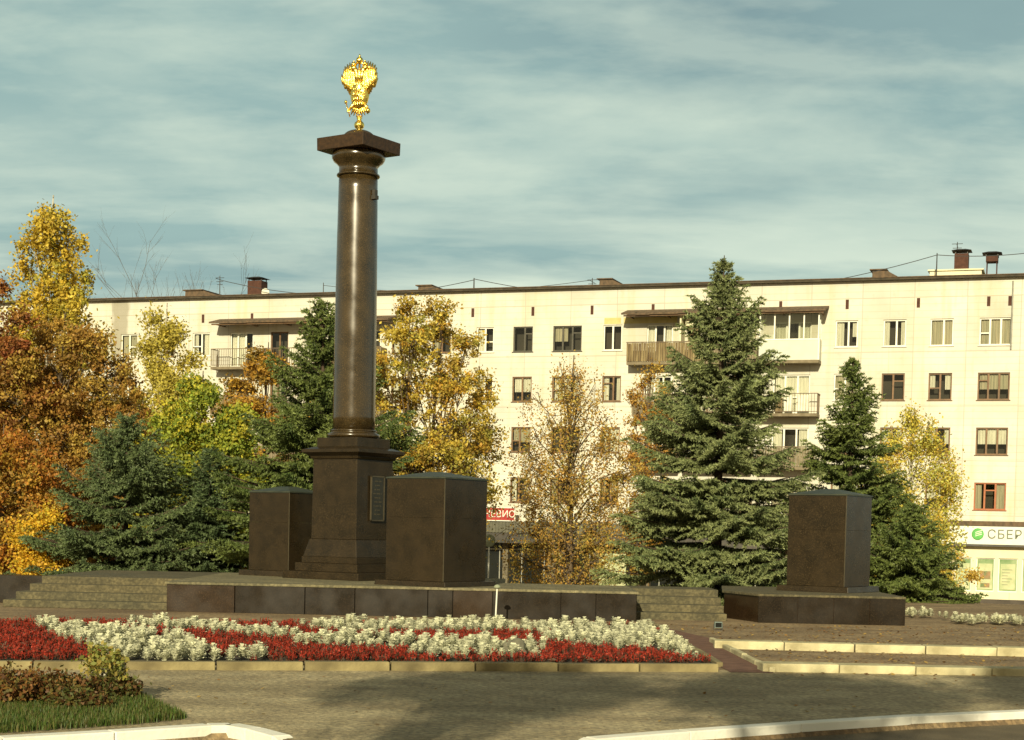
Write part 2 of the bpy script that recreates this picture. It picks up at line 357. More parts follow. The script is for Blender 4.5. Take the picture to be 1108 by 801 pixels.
# soil strip + diagonal kerb, terrace steps on the right
sheet('soil_strip', [G(x, y) for x, y in ((790,728),(838,729),(768,691),(720,680),(712,681))], M['soil'], .008)
dk = thing('diagonal_kerb', 'slim pale kerb slanting beside the strip of red soil', 'kerb')
stone_run(dk, G(836,728), G(770,695), .08, .07, 1.1, M['stonekerb'])
e1 = thing('stone_edging', 'upper of two long pale stone edgings right of the flower bed', 'kerb')
stone_run(e1, G(772,701), G(1230,713), .36, .125, 1.02, M['stonekerb'], gap=.008)
e2 = thing('stone_edging', 'lower of two long pale stone edgings right of the flower bed', 'kerb')
stone_run(e2, G(822,726), G(1230,733), .36, .105, 1.02, M['stonekerb'], gap=.008)
# lawn corner
sheet('lawn_soil', [G(x, y) for x, y in ((-160,742),(60,742),(125,747),(158,763),(178,776),(140,783),(0,791),(-160,797))], M['lawn'], .012)

# ------------------------------------------------------------------ platforms
PT = .576; FD = 32.0
def XY(x, y, d): p = P(x, y, d); return p.x
xl, xr = XY(180, 650, FD), XY(689, 655, FD)
pf = thing('granite_platform', 'long low dark granite platform carrying the column and two blocks', 'platform')
MB().prism([(xl+.04,FD+.04),(xr-.04,FD+.04),(xr-.04,35.35),(XY(545,650,FD)-.05,35.35),(XY(545,650,FD)-.05,38.5),(xl+.04,38.5)], 0, PT-.052).build('core', M['granite2'], pf)
xd = XY(-60, 630, FD)
xm = XY(545, 650, FD)
MB().prism([(xl-.03,FD-.03),(xr+.03,FD-.03),(xr+.03,35.4),(xm,35.4),(xm,38.55),(xl-.03,38.55)], PT-.05, PT).build('deck', M['deck'], pf, bevel=.008)
# front panels
edges = [180, 248, 330, 383, 490, 512, 533, 604, 645, 689]
ms = [M['granite2']]*10; ms[5] = M['granite3']; ms[0] = M['granite3']
edges = [180, 254, 330, 384, 463, 490, 533, 607, 645, 689]
for i, (a, b) in enumerate(zip(edges, edges[1:])):
    m = M['granite3'] if i in (0, 5) else M['granite2']
    MB().box((XY(a, 650, FD)+.008, FD-.005-.004*(i%2), 0), (XY(b, 650, FD)-.008, FD+.036, PT-.053)).build('cladding_panel', m, pf, bevel=.004)
for x, s in ((xl, -1), (xr, 1)):
    MB().box((min(x, x-s*.036), FD+.04, 0), (max(x, x-s*.036), 38.5 if s < 0 else 35.35, PT-.053)).build('side_cladding', M['granite2'], pf)
# left stairs
st = thing('stone_steps', 'broad grey stone steps left of the platform in front of a dark wall', 'steps')
xe = [3, 17, 32, 45]
for i in range(4):
    y0 = 32.35 + i*.42; z1 = PT*(i+1)/4
    MB().box((XY(xe[i], 650, y0), y0, z1-PT/4 + (0 if i == 0 else -.02)), (xl-.005, 38.5 if i == 3 else y0+.8, z1)).build('step', M['step'], st, bevel=.012)
lw = thing('low_granite_wall', 'low dark granite wall at the left edge of the photo', 'wall')
MB().box((XY(-200,640,33.8), 33.95, 0), (XY(44,640,33.8), 34.6, PT-.02)).build('wall_body', M['granite2'], lw, bevel=.01)
# right stairs
xs0, xs1 = xr+.01, XY(782, 655, 33.6)
st2 = thing('stone_steps', 'flight of mossy stone steps between the long platform and the right one', 'steps')
for i in range(4):
    y0 = 32.9 + i*.5; z1 = .56*(i+1)/4
    MB().box((xs0, y0, z1-.16), (xs1, 36.0 if i == 3 else y0+.9, z1)).build('step', M['step'], st2, bevel=.012)
# right platform
RD = 32.6
q0, q1 = XY(820, 660, RD), XY(980, 660, RD); zr = P(900, 644.5, RD).z
rp = thing('granite_platform', 'short dark granite platform under the right hand block', 'platform')
qb0, qb1 = XY(786, 655, 35.5), XY(990, 660, 37)
poly = [(q0, RD), (q1, RD), (q1+.1, 37.2), (qb0+.1, 37.2), (XY(781,655,34.2), 34.2)]
inset = [(q0+.03, RD+.04), (q1-.04, RD+.04), (q1+.06, 37.1), (qb0+.15, 37.1), (XY(781,655,34.2)+.05, 34.22)]
MB().prism(inset, -.1, zr-.045).build('core', M['granite3'], rp)
MB().prism(poly, zr-.045, zr).build('deck', M['step'], rp, bevel=.006)
for a, b, m in ((820,863,'granite2'),(863,902,'granite2'),(902,941,'granite2'),(941,980,'granite2')):
    MB().box((XY(a,660,RD)+.007, RD+.004, 0), (XY(b,660,RD)-.007, RD+.036, zr-.048)).build('cladding_panel', M[m], rp, bevel=.004)

# ------------------------------------------------------------------ blocks
def block(px, d, w, ybase_z, H, rz, label, base=.12, wl=None):
    c = P(px, 600, d)
    t = thing('granite_block', label, 'stone block', (c.x, d, ybase_z), R(rz), 'polished granite blocks round the column')
    h = w/2
    MB().frustum(h+.16, h+.15, 0, base).build('plinth', M['granite'], t, bevel=.008)
    hj = base+(H-base)*.62
    MB().frustum(h, h, base+.003, hj).build('body', M['granite'], t, bevel=.003)
    MB().frustum(h-.001, h-.001, hj+.0015, H).build('upper_slab', M['granite'], t, bevel=.003)
    MB().frustum(h+.02, h+.02, H+.002, H+.03).frustum(h+.015, .12, H+.031, H+.15).build('cap', M['cap'], t)
    # pale strip painting the lit line down the near corner
    mb = MB()
    mb.box((h-.012, -h-.004, base+.004), (h+.004, -h+.012, H-.004))
    mb.build('corner_lit_line', M['edge'], t)
    return t
block(472, 33.15, 1.42, PT, 2.10, -34, 'tall polished granite block right of the column on the long platform', base=.10)
block(310, 37.3, 1.18, PT, 1.84, -34, 'smaller polished granite block left behind the column pedestal')
block(897, 35.1, 1.30, zr, 2.0, -35, 'polished granite block standing alone on the right platform')

# ------------------------------------------------------------------ column
CD = 36.0; cx = -3.49
col = thing('victory_column', 'tall dark granite column on a stepped pedestal with bronze plaque', 'monument', (cx, CD, PT), R(-34))
def zc(y): return P(388, y, CD).z - PT
B = zc(498)      # top of pedestal body
MB().frustum(1.05, 1.05, 0, .16).build('lower_step', M['granite'], col, bevel=.01)
MB().frustum(.86, .86, .161, .34).build('upper_step', M['granite'], col, bevel=.01)
zb = zc(604); zb2 = zc(584)
MB().frustum(.76, .76, .341, zb+.02).frustum(.74, .645, zb+.021, zb2).build('base_moulding', M['granite'], col, bevel=.01)
MB().frustum(.62, .605, zb2+.002, B).build('pedestal', M['granite'], col, bevel=.008)
MB().frustum(.64, .66, B+.001, B+.06).frustum(.66, .78, B+.061, B+.13).frustum(.79, .79, B+.131, B+.20).frustum(.76, .60, B+.201, B+.26).build('cornice', M['granite'], col, bevel=.006)
zt = zc(475)
MB().frustum(.555, .555, B+.261, zt).build('base_block', M['granite'], col, bevel=.006)
zs0 = zt + .16
prof = [(.52, zt+.001), (.56, zt+.03), (.575, zt+.06), (.56, zt+.09), (.52, zt+.115), (.485, zt+.125), (.485, zt+.15), (.50, zt+.155), (.50, zt+.17), (.47, zt+.19)]
MB().lathe(prof, 64).build('column_base', M['granitecol'], col, smooth=False).data.polygons.foreach_set('use_smooth', [True]*(64*(len(prof)-1))+[False]*2)
z_neck = zc(192); z_cap0 = zc(181); z_ab0 = zc(166); z_ab1 = zc(152.5)
prof = [(.455, zt+.191)]
for i in range(1, 21):
    f = i/20; prof.append((.455 - .005*f - .035*f**2.2, zt+.191 + (z_neck - zt-.191)*f))
sh = MB().lathe(prof, 96).build('shaft', M['granitecol'], col)
sh.data.polygons.foreach_set('use_smooth', [True]*(96*(len(prof)-1))+[False]*2)
prof = [(.41, z_neck+.001), (.455, z_neck+.004), (.465, z_neck+.025), (.455, z_neck+.048), (.415, z_neck+.055), (.415, z_cap0), (.44, z_cap0+.02), (.46, z_cap0+.05),
        (.53, z_cap0+.10), (.565, z_cap0+.16), (.575, z_cap0+.20), (.56, z_cap0+.24), (.55, z_ab0-.002)]
o = MB().lathe(prof, 80).build('capital', M['granitecol'], col); o.data.polygons.foreach_set('use_smooth', [True]*(80*(len(prof)-1))+[False]*2)
MB().frustum(.63, .635, z_ab0, z_ab1).build('abacus', M['abacus'], col, bevel=.008)
prof = [(.34, z_ab1+.001), (.34, z_ab1+.06)] + [(.34*math.cos(a), z_ab1+.06+.17*math.sin(a)) for a in [i*math.pi/2/9 for i in range(1, 9)]] + [(.05, z_ab1+.235)]
o = MB().lathe(prof, 40).build('dome', M['granitecol'], col, smooth=True)
MB().box((-.004, -.004, 0), (.004, .004, .01)).v
# plaque on the right face (local +... face that looks to camera right is local -y after turning; left face is local -x)
def face_right(mb_fn): pass
pz0, pz1 = zc(563), zc(516)
pq = MB().box((-.20+.06, -.655, pz0), (.23+.06, -.612, pz1)).build('plaque', M['plaque'], col, bevel=.004)
pq_r = pq
mb = MB()
x0p, x1p = -.17, .26
for a, b in (((x0p, pz0),(x1p, pz0)), ((x0p, pz1),(x1p, pz1)), ((x0p, pz0),(x0p, pz1)), ((x1p, pz0),(x1p, pz1))):
    mb.box((min(a[0],b[0])-.014, -.668, min(a[1],b[1])-.014), (max(a[0],b[0])+.014, -.630, max(a[1],b[1])+.014))
    
fr = mb.build('plaque_frame', M['edge'], pq); pq.rotation_euler = (0, 0, R(90))
mb = MB()
for i in range(9):
    z = pz1 - .10 - i*.088
    wd = [.26,.20,.24,.30,.22,.28,.26,.18,.24][i]
    n = int(wd/.028)
    for k in range(n):
        if (k*7+i*3) % 5 == 0: continue
        x = .05 - wd/2 + k*.028
        mb.box((x, -.659, z-.014), (x+.016, -.654, z+.014))
mb.build('raised_lettering', M['edge'], pq)
# small loudspeaker clamp at the shaft
MB().box((.40,-.06,zc(218)),(.52,.06,zc(214))).box((.43,-.05,zc(214)),(.50,.05,zc(208))).build('bracket', M['darkmetal'], col)

# ------------------------------------------------------------------ eagle
def blade(mb, base, tip, w, th, nrm, taper=.25, curve=0):
    base, tip, nrm = Vector(base), Vector(tip), Vector(nrm).normalized()
    d = tip - base; side = d.cross(nrm).normalized(); n = 6; vs = []
    for i in range(n+1):
        f = i/n; c = base + d*f + nrm*curve*math.sin(math.pi*f)
        ww = w*(.6+.4*math.sin(math.pi*min(1, f*1.15)))*(1 if f < .75 else 1-(f-.75)/.25*(1-taper))/2
        for s1, s2 in ((-1,0),(0,1),(1,0),(0,-1)): vs.append(c + side*ww*s1 + nrm*th*s2/2)
    fs = [(0,1,2,3)[::-1], tuple(n*4+k for k in range(4))]
    for i in range(n):
        for k in range(4): fs.append((i*4+k, i*4+(k+1)%4, (i+1)*4+(k+1)%4, (i+1)*4+k))
    mb.add(vs, fs)
def ellips(mb, c, r, n=20, m=12, M4=None):
    vs = []; fs = []
    for i in range(m+1):
        a = math.pi*i/m
        for k in range(n):
            b = 2*math.pi*k/n; v = Vector((math.sin(a)*math.cos(b)*r[0], math.sin(a)*math.sin(b)*r[1], math.cos(a)*r[2]))
            if M4: v = M4 @ v
            vs.append(Vector(c)+v)
    for i in range(m):
        for k in range(n): fs.append((i*n+k, (i+1)*n+k, (i+1)*n+(k+1)%n, i*n+(k+1)%n))
    mb.add(vs, fs)
zeb = z_ab1 + .20 + PT
eg = thing('eagle_sculpture', 'gilded double headed eagle with raised wings on top of the column', 'sculpture', (cx, CD, zeb), R(-16))
mb = MB(); mb.lathe([(.07,0),(.05,.02),(.04,.035),(.085,.06),(.10,.095),(.105,.12),(.09,.155),(.055,.185),(.04,.21),(.06,.24),(.05,.28)], 32); mb.build('orb_stand', M['gold'], eg, smooth=True)
z0 = .25
eg.scale = (1.06, 1.05, 1.15)
mb = MB(); ellips(mb, (0,0,z0+.44), (.20,.13,.30)); ellips(mb, (0,-.04,z0+.52), (.13,.10,.17))
for i in range(5):          # breast feather rows
    for k in range(-3, 4):
        a = k*.38; zz = z0+.66-i*.09; rr = .145-.01*abs(i-2)
        blade(mb, (rr*math.sin(a), -rr*.85*math.cos(a), zz), (rr*1.02*math.sin(a), -rr*.95*math.cos(a)-.012, zz-.10), .06, .03, (math.sin(a), -math.cos(a), 0))
mb.build('body', M['gold'], eg, smooth=True)
for s in (-1, 1):
    mb = MB()               # wing: arm, coverts and long flight feathers raised up
    mb.tube([(s*.10,0,z0+.56),(s*.20,.0,z0+.60),(s*.30,.0,z0+.58),(s*.36,.0,z0+.72)], [.06,.055,.05,.035], 10)
    for k in range(10):
        f = k/9; bz = z0+.34+.30*f**1.5
        tip = (s*(.12+.23*f), .015*(k%2), z0+1.04-.10*f**2-.03*(k%2))
        blade(mb, (s*(.09+.30*f*(1-.25*f)), .012*(k%2), bz), tip, .062, .07, (0.0,-1,0), .12, .04)
    for k in range(8):
        f = k/7; blade(mb, (s*(.10+.25*f), -.035, z0+.42+.20*f), (s*(.12+.26*f), -.03, z0+.80+.02*math.sin(f*3)), .058, .07, (0,-1,0), .3, .02)
    mb.build('wing', M['gold'], eg, smooth=True)
    mb = MB(); mb.tube([(s*.03,-.02,z0+.66),(s*.06,-.03,z0+.78),(s*.075,-.04,z0+.86),(s*.10,-.05,z0+.90)], [.08,.06,.048,.045], 12)
    ellips(mb, (s*.125,-.05,z0+.905), (.062,.048,.05)); hd = mb.build('head', M['gold'], eg, smooth=True)
    MB().tube([(s*.17,-.05,z0+.91),(s*.215,-.05,z0+.905),(s*.235,-.05,z0+.875)], [.026,.018,.004], 8).build('beak', M['gold'], hd, smooth=True)
    mb = MB(); mb.lathe([(.035,0),(.045,.03),(.03,.055),(.008,.075),(.014,.085),(.003,.10)], 16, (s*.12,-.05,z0+.945)); mb.build('crown', M['gold'], hd, smooth=True)
    mb = MB(); mb.tube([(s*.07,-.02,z0+.30),(s*.15,-.05,z0+.20),(s*.19,-.07,z0+.14)], [.05,.035,.025], 10)
    for a in (-.5, 0, .5): mb.tube([(s*.19,-.07,z0+.14),(s*.19+.05*math.sin(a),-.12,z0+.11),(s*.19+.06*math.sin(a),-.13,z0+.07)], [.018,.015,.004], 6)
    mb.build('leg', M['gold'], eg, smooth=True)
mb = MB(); mb.lathe([(.055,0),(.075,.05),(.06,.09),(.02,.12),(.025,.135),(.006,.17)], 20, (0,-.04,z0+.99)); mb.tube([(-.10,-.04,z0+.93),(-.06,-.04,z0+1.0),(0,-.04,z0+1.0),(.06,-.04,z0+1.0),(.10,-.04,z0+.93)], .022, 8); mb.tube([(0,-.02,z0+.60),(0,-.04,z0+.80),(0,-.04,z0+.99)], [.08,.035,.02], 8); mb.build('great_crown', M['gold'], eg, smooth=True)
mb = MB()
for k in range(-3, 4): blade(mb, (k*.018,0,z0+.25), (k*.062,0,z0+.0+.02*abs(k)), .06, .035, (0,-1,0), .4, .02)
mb.build('tail', M['gold'], eg, smooth=True)
mb = MB(); ellips(mb, (.22,-.10,z0+.10), (.05,.05,.05)); mb.box((.214,-.106,z0+.15),(.226,-.094,z0+.20)); mb.build('held_orb', M['gold'], eg, smooth=True)
mb = MB(); mb.tube([(-.16,-.11,z0+.0),(-.25,-.11,z0+.26)], [.012,.012], 8); ellips(mb, (-.255,-.11,z0+.275), (.03,.03,.035)); mb.build('sceptre', M['gold'], eg, smooth=True)

# ------------------------------------------------------------------ apartment building
bld = thing('apartment_building', 'long cream five storey apartment block with shops behind the trees', 'building', (0, Z0, 0), -math.atan(MW))
ROWZ = [12.13, 9.40, 6.65, 3.89]
ROOF = 14.78
wins = []    # (t, row, w, h, frame, style)
def colw(px, y=362): return W(px, y)[0]
C = [(1077,1.55),(1019,1.15),(968,1.15),(916,1.15),(663,1.05),(614,1.62),(566,1.12),(525,1.02),(478,1.1),(434,1.1),(218,1.15),(180,1.05),(140,1.15),(110,1.1)]
frames = {(1077,0):'white',(1019,0):'white',(968,0):'white',(916,0):'white',(663,0):'white',(614,0):'darkframe',(566,0):'darkframe',(525,0):'white',
          (525,1):'white',(916,1):'white',(1077,3):'redbrown',(218,0):'white',(140,0):'white',(140,1):'white',(110,0):'white',(525,3):'white'}
for px, w in C:
    for r in range(4):
        wins.append((colw(px), r, w, 1.34, frames.get((px, r), 'brown'), px))
tl = colw(110) - 2.6
while tl > -47:
    for r in range(4): wins.append((tl, r, 1.1, 1.34, random.choice(['white','brown']), 0))
    tl -= 2.6
tl = colw(1077) + 2.8
while tl < 44:
    for r in range(2, 4): wins.append((tl, r, 1.3, 1.34, 'brown', 0))
    tl += 2.8
# balcony doors + windows: (t centre, row, w, h from sill)
doors = []
def bal_open(px0, px1, r, y=362, fr='white'):
    t0, t1 = W(px0, y)[0], W(px1, y)[0]; doors.append((t0, t1, r, fr))
for r in range(4):
    bal_open(700, 728, r); bal_open(755, 790, r, fr='brown'); bal_open(795, 818, r, fr='brown'); bal_open(838, 878, r)
    bal_open(249, 274, r, fr='white' if r == 0 else 'brown'); bal_open(293, 312, r, fr='brown'); bal_open(345, 372, r); bal_open(392, 412, r)
openings = []
for t, r, w, h, f, k in wins: openings.append((t-w/2, t+w/2, ROWZ[r]-h/2-.03, ROWZ[r]+h/2))
for t0, t1, r, f in doors: openings.append((t0, t1, ROWZ[r]-1.35, ROWZ[r]+.64))
T0, T1, ZB = -50, 46, -1.9
def wall_mesh(T0, T1, ZB, ZT, openings, reveal=.14):
    ts = sorted(set([T0, T1] + [round(o[0],4) for o in openings] + [round(o[1],4) for o in openings]))
    zs = sorted(set([ZB, ZT] + [round(o[2],4) for o in openings] + [round(o[3],4) for o in openings]))
    mb = MB(); ops = [(round(a,4), round(b,4), round(c,4), round(d,4)) for a, b, c, d in openings]
    for i in range(len(zs)-1):
        zm = (zs[i]+zs[i+1])/2; rowo = [o for o in ops if o[2] < zm < o[3]]
        cuts = sorted(set([T0, T1] + [o[0] for o in rowo] + [o[1] for o in rowo]))
        for a, b in zip(cuts, cuts[1:]):
            tm = (a+b)/2
            if any(o[0] < tm < o[1] for o in rowo): continue
            mb.add([(a,0,zs[i]),(b,0,zs[i]),(b,0,zs[i+1]),(a,0,zs[i+1])], [(0,1,2,3)])
    for a, b, c, d in ops:
        y = reveal
        mb.add([(a,0,c),(b,0,c),(b,y,c),(a,y,c)], [(0,1,2,3)]); mb.add([(a,0,d),(b,0,d),(b,y,d),(a,y,d)], [(3,2,1,0)])
        mb.add([(a,0,c),(a,y,c),(a,y,d),(a,0,d)], [(0,1,2,3)]); mb.add([(b,0,c),(b,y,c),(b,y,d),(b,0,d)], [(3,2,1,0)])
    return mb
SHOPZ = 2.2
mb = wall_mesh(T0, T1, SHOPZ-.6, ROOF, openings)
D = 12
mb.add([(T0,0,ZB),(T0,D,ZB),(T0,D,ROOF),(T0,0,ROOF)], [(3,2,1,0)]); mb.add([(T1,0,ZB),(T1,D,ZB),(T1,D,ROOF),(T1,0,ROOF)], [(0,1,2,3)])
mb.add([(T0,D,ZB),(T1,D,ZB),(T1,D,ROOF),(T0,D,ROOF)], [(3,2,1,0)])
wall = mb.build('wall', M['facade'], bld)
MB().box((T0+.1, .75, ZB), (T1-.1, .8, ROOF-.1)).build('dark_room_backing', M['room'], bld)  # dark sheet behind the windows, unlit rooms put into its colour

def make_window(t0, t1, z0, z1, fr, sill=True, style=None, door=False):
    m = M[fr]; w = t1-t0; mb = MB(); y0, y1 = .075, .125; fw = .065
    mb.box((t0,y0,z0),(t0+fw,y1,z1)).box((t1-fw,y0,z0),(t1,y1,z1)).box((t0+fw,y0,z0),(t1-fw,y1,z0+fw)).box((t0+fw,y0,z1-fw),(t1-fw,y1,z1))
    if w > 1.4: mull = [t0+w*.33, t0+w*.67]
    elif w > 2.2: mull = [t0+w*.25, t0+w*.5, t0+w*.75]
    elif w > .8: mull = [t0+w*random.choice([.5,.5,.42,.58])]
    else: mull = []
    for x in mull: mb.box((x-.045,y0+.002,z0+fw),(x+.045,y1-.002,z1-fw))
    pan = [t0+fw]+mull+[t1-fw]
    if random.random() < .65 and len(pan) > 1:
        k = random.randrange(len(pan)-1); zz = z0+(z1-z0)*random.choice([.42,.45,.72]); mb.box((pan[k],y0+.004,zz-.03),(pan[k+1],y1-.004,zz+.03))
    o = mb.build('window', m, bld)
    MB().add([(t0+.03,.10,z0+.03),(t1-.03,.10,z0+.03),(t1-.03,.10,z1-.03),(t0+.03,.10,z1-.03)], [(0,1,2,3)]).build('pane', M['glass'], o)
    if sill:
        MB().box((t0-.06,-.07,z0-.035),(t1+.06,.07,z0-.003)).build('sill', M['white'] if fr == 'white' else m, o)
    # curtains: pleated strips
    segs = []
    kind = random.random()
    if kind < .45: segs = [(0, random.uniform(.2,.4)), (random.uniform(.6,.8), 1)]
    elif kind < .7: segs = [(0, random.uniform(.45,.7))]
    elif kind < .9: segs = [(0.02, .98)]
    mbc = MB()
    for a, b in segs:
        xa, xb = t0+fw+(w-2*fw)*a, t0+fw+(w-2*fw)*b; n = max(4, int((xb-xa)/.05)); vs = []
        zb = z0+.03 if random.random() < .7 else z0+(z1-z0)*.4
        for i in range(n+1):
            x = xa+(xb-xa)*i/n; y = .22+.022*math.sin(i*2.1)
            vs += [(x,y,zb),(x,y,z1)]
        mbc.add(vs, [(2*i, 2*i+2, 2*i+3, 2*i+1) for i in range(n)])
    if mbc.v: mbc.build('curtain', M['curtain'] if random.random() < .7 else M['curtain2'], o)
    return o
for t, r, w, h, f, k in wins: make_window(t-w/2+.003, t+w/2-.003, ROWZ[r]-h/2-.027, ROWZ[r]+h/2-.003, f)
for t0, t1, r, f in doors: make_window(t0+.003, t1-.003, ROWZ[r]-1.347, ROWZ[r]+.637, f, sill=False)
# vent slots under the roof
for px in (512, 577, 641, 707, 845, 917, 994, 1070, 1093, 220, 164, 273):
    t, z = W(px, 322 + (6 if px < 300 else 0)); z = 13.62
    mb = MB().box((t-.08,-.02,z-.24),(t+.08,.03,z+.24)); o = mb.build('vent_slot', M['brick'], bld)
t = W(1096, 315)[0]; MB().tube([(t,-.05,14.6),(t,-.05,11.2)], .04, 8).build('downpipe', M['metal'], bld)
# yellow strips under the canopy
for px0, px1 in ((653,673),(655,735)):
    pass

# roof
rf = MB().box((T0-.3, -.32, ROOF), (T1+.3, D+.3, ROOF+.10)).build('roof', M['parapet'], bld)
MB().box((T0-.3, -.36, ROOF+.10), (T1+.3, -.28, ROOF+.14)).build('gutter_edge', M['rust'], rf)
def roof_lump(px0, px1, ytop, d=3.0, wedge=True):
    t0, t1 = W(px0, 300, -d)[0], W(px1, 300, -d)[0]; z = W((px0+px1)/2, ytop, -d)[1]; b = ROOF+.1
    mb = MB()
    tm = t0+(t1-t0)*.3
    mb.add([(t0,d,b),(t1,d,b),(t1,d+2.2,b),(t0,d+2.2,b),(t0+.05,d,z),(tm,d,z+.02),(tm,d+2.2,z+.02),(t0+.05,d+2.2,z)], [(0,1,5,4),(1,2,6,5),(2,3,7,6),(3,0,4,7),(4,5,6,7),(0,3,2,1)])
    mb.box((t0-.1,d-.1,z),(tm+.1,d+2.3,z+.06)); mb.build('vent_house', M['rust'], rf)
roof_lump(200, 262, 314); roof_lump(452, 500, 309); roof_lump(648, 692, 302); roof_lump(943, 992, 292)
t0, t1 = W(1006, 296, -3)[0], W(1062, 296, -3)[0]; z = W(1030, 293, -3)[1]
MB().box((t0,3,ROOF+.1),(t1,6,z)).box((t0-.1,2.9,z),(t1+.1,6.1,z+.07)).build('stair_house', M['cream'], rf)
def chimney(px0, px1, y0, y1, d=4.2, legs=False):
    t0, t1 = W(px0, y0, -d)[0], W(px1, y0, -d)[0]; za = W(px0, y0, -d)[1]; zb = W(px0, y1, -d)[1]
    mb = MB()
    if legs:
        for x in (t0+.1, t1-.1):
            mb.tube([(x,d+.1,ROOF+.1),(x,d+.1,zb)], .022, 6); mb.tube([(x,d+.7,ROOF+.1),(x,d+.7,zb)], .022, 6)
        mb.box((t0+.05,d,zb),(t1-.05,d+.8,za-.3))
    else: mb.box((t0,d,ROOF+.1),(t1,d+.8,za-.22))
    o = mb.build('chimney', M['brick'], rf)
    mb = MB(); zt_ = za-.22 if not legs else za-.3
    for x in (t0+.05, t1-.05): mb.box((x-.025,d+.05,zt_),(x+.025,d+.1,zt_+.16)); mb.box((x-.025,d+.7,zt_),(x+.025,d+.75,zt_+.16))
    tm = (t0+t1)/2
    mb.add([(t0-.15,d-.15,zt_+.16),(t1+.15,d-.15,zt_+.16),(t1+.15,d+.95,zt_+.16),(t0-.15,d+.95,zt_+.16),(tm-.2,d+.2,zt_+.27),(tm+.2,d+.2,zt_+.27),(tm+.2,d+.6,zt_+.27),(tm-.2,d+.6,zt_+.27)],
           [(0,1,5,4),(1,2,6,5),(2,3,7,6),(3,0,4,7),(4,5,6,7),(3,2,1,0)])
    mb.build('chimney_cap', M['darkmetal'], bld)
chimney(268, 283, 300, 318); chimney(1033, 1048, 270, 293); chimney(1066, 1081, 271, 283, legs=True)
def antenna(px, ytop, d=2.0, arms=True, r=.03):
    t, z = W(px, ytop, -d); mb = MB().tube([(t,d,ROOF+.1),(t,d,z)], [r, r*.7], 6)
    if arms:
        for i, dz in enumerate((.1,.32,.5)): mb.tube([(t-.28+.05*i,d,z-dz),(t+.28-.05*i,d,z-dz)], .016, 5)
        mb.tube([(t,d-.5,z-.2),(t,d+.5,z-.2)], .014, 5)
    mb.build('antenna', M['darkmetal'], rf)
antenna(238, 299); antenna(513, 301, arms=False, r=.045); antenna(641, 301); antenna(1014, 274, arms=False, r=.04); antenna(1036, 262, d=4.6); antenna(350, 306, arms=False)
# satellite dish by the left chimney
t, z = W(288, 317, -2.5); mb = MB(); Md = Matrix.Translation((t,2.4,z)) @ Matrix.Rotation(R(100),4,'X')
vs = []; n = 20
prof = [(.02,-.06),(.15,-.045),(.26,0)]
base = MB().lathe(prof, n); mb.add([Md @ Vector(v) for v in base.v], base.f); mb.tube([(t,2.5,ROOF+.1),(t,2.5,z)], .02, 6)
mb.build('satellite_dish', M['white'], rf)

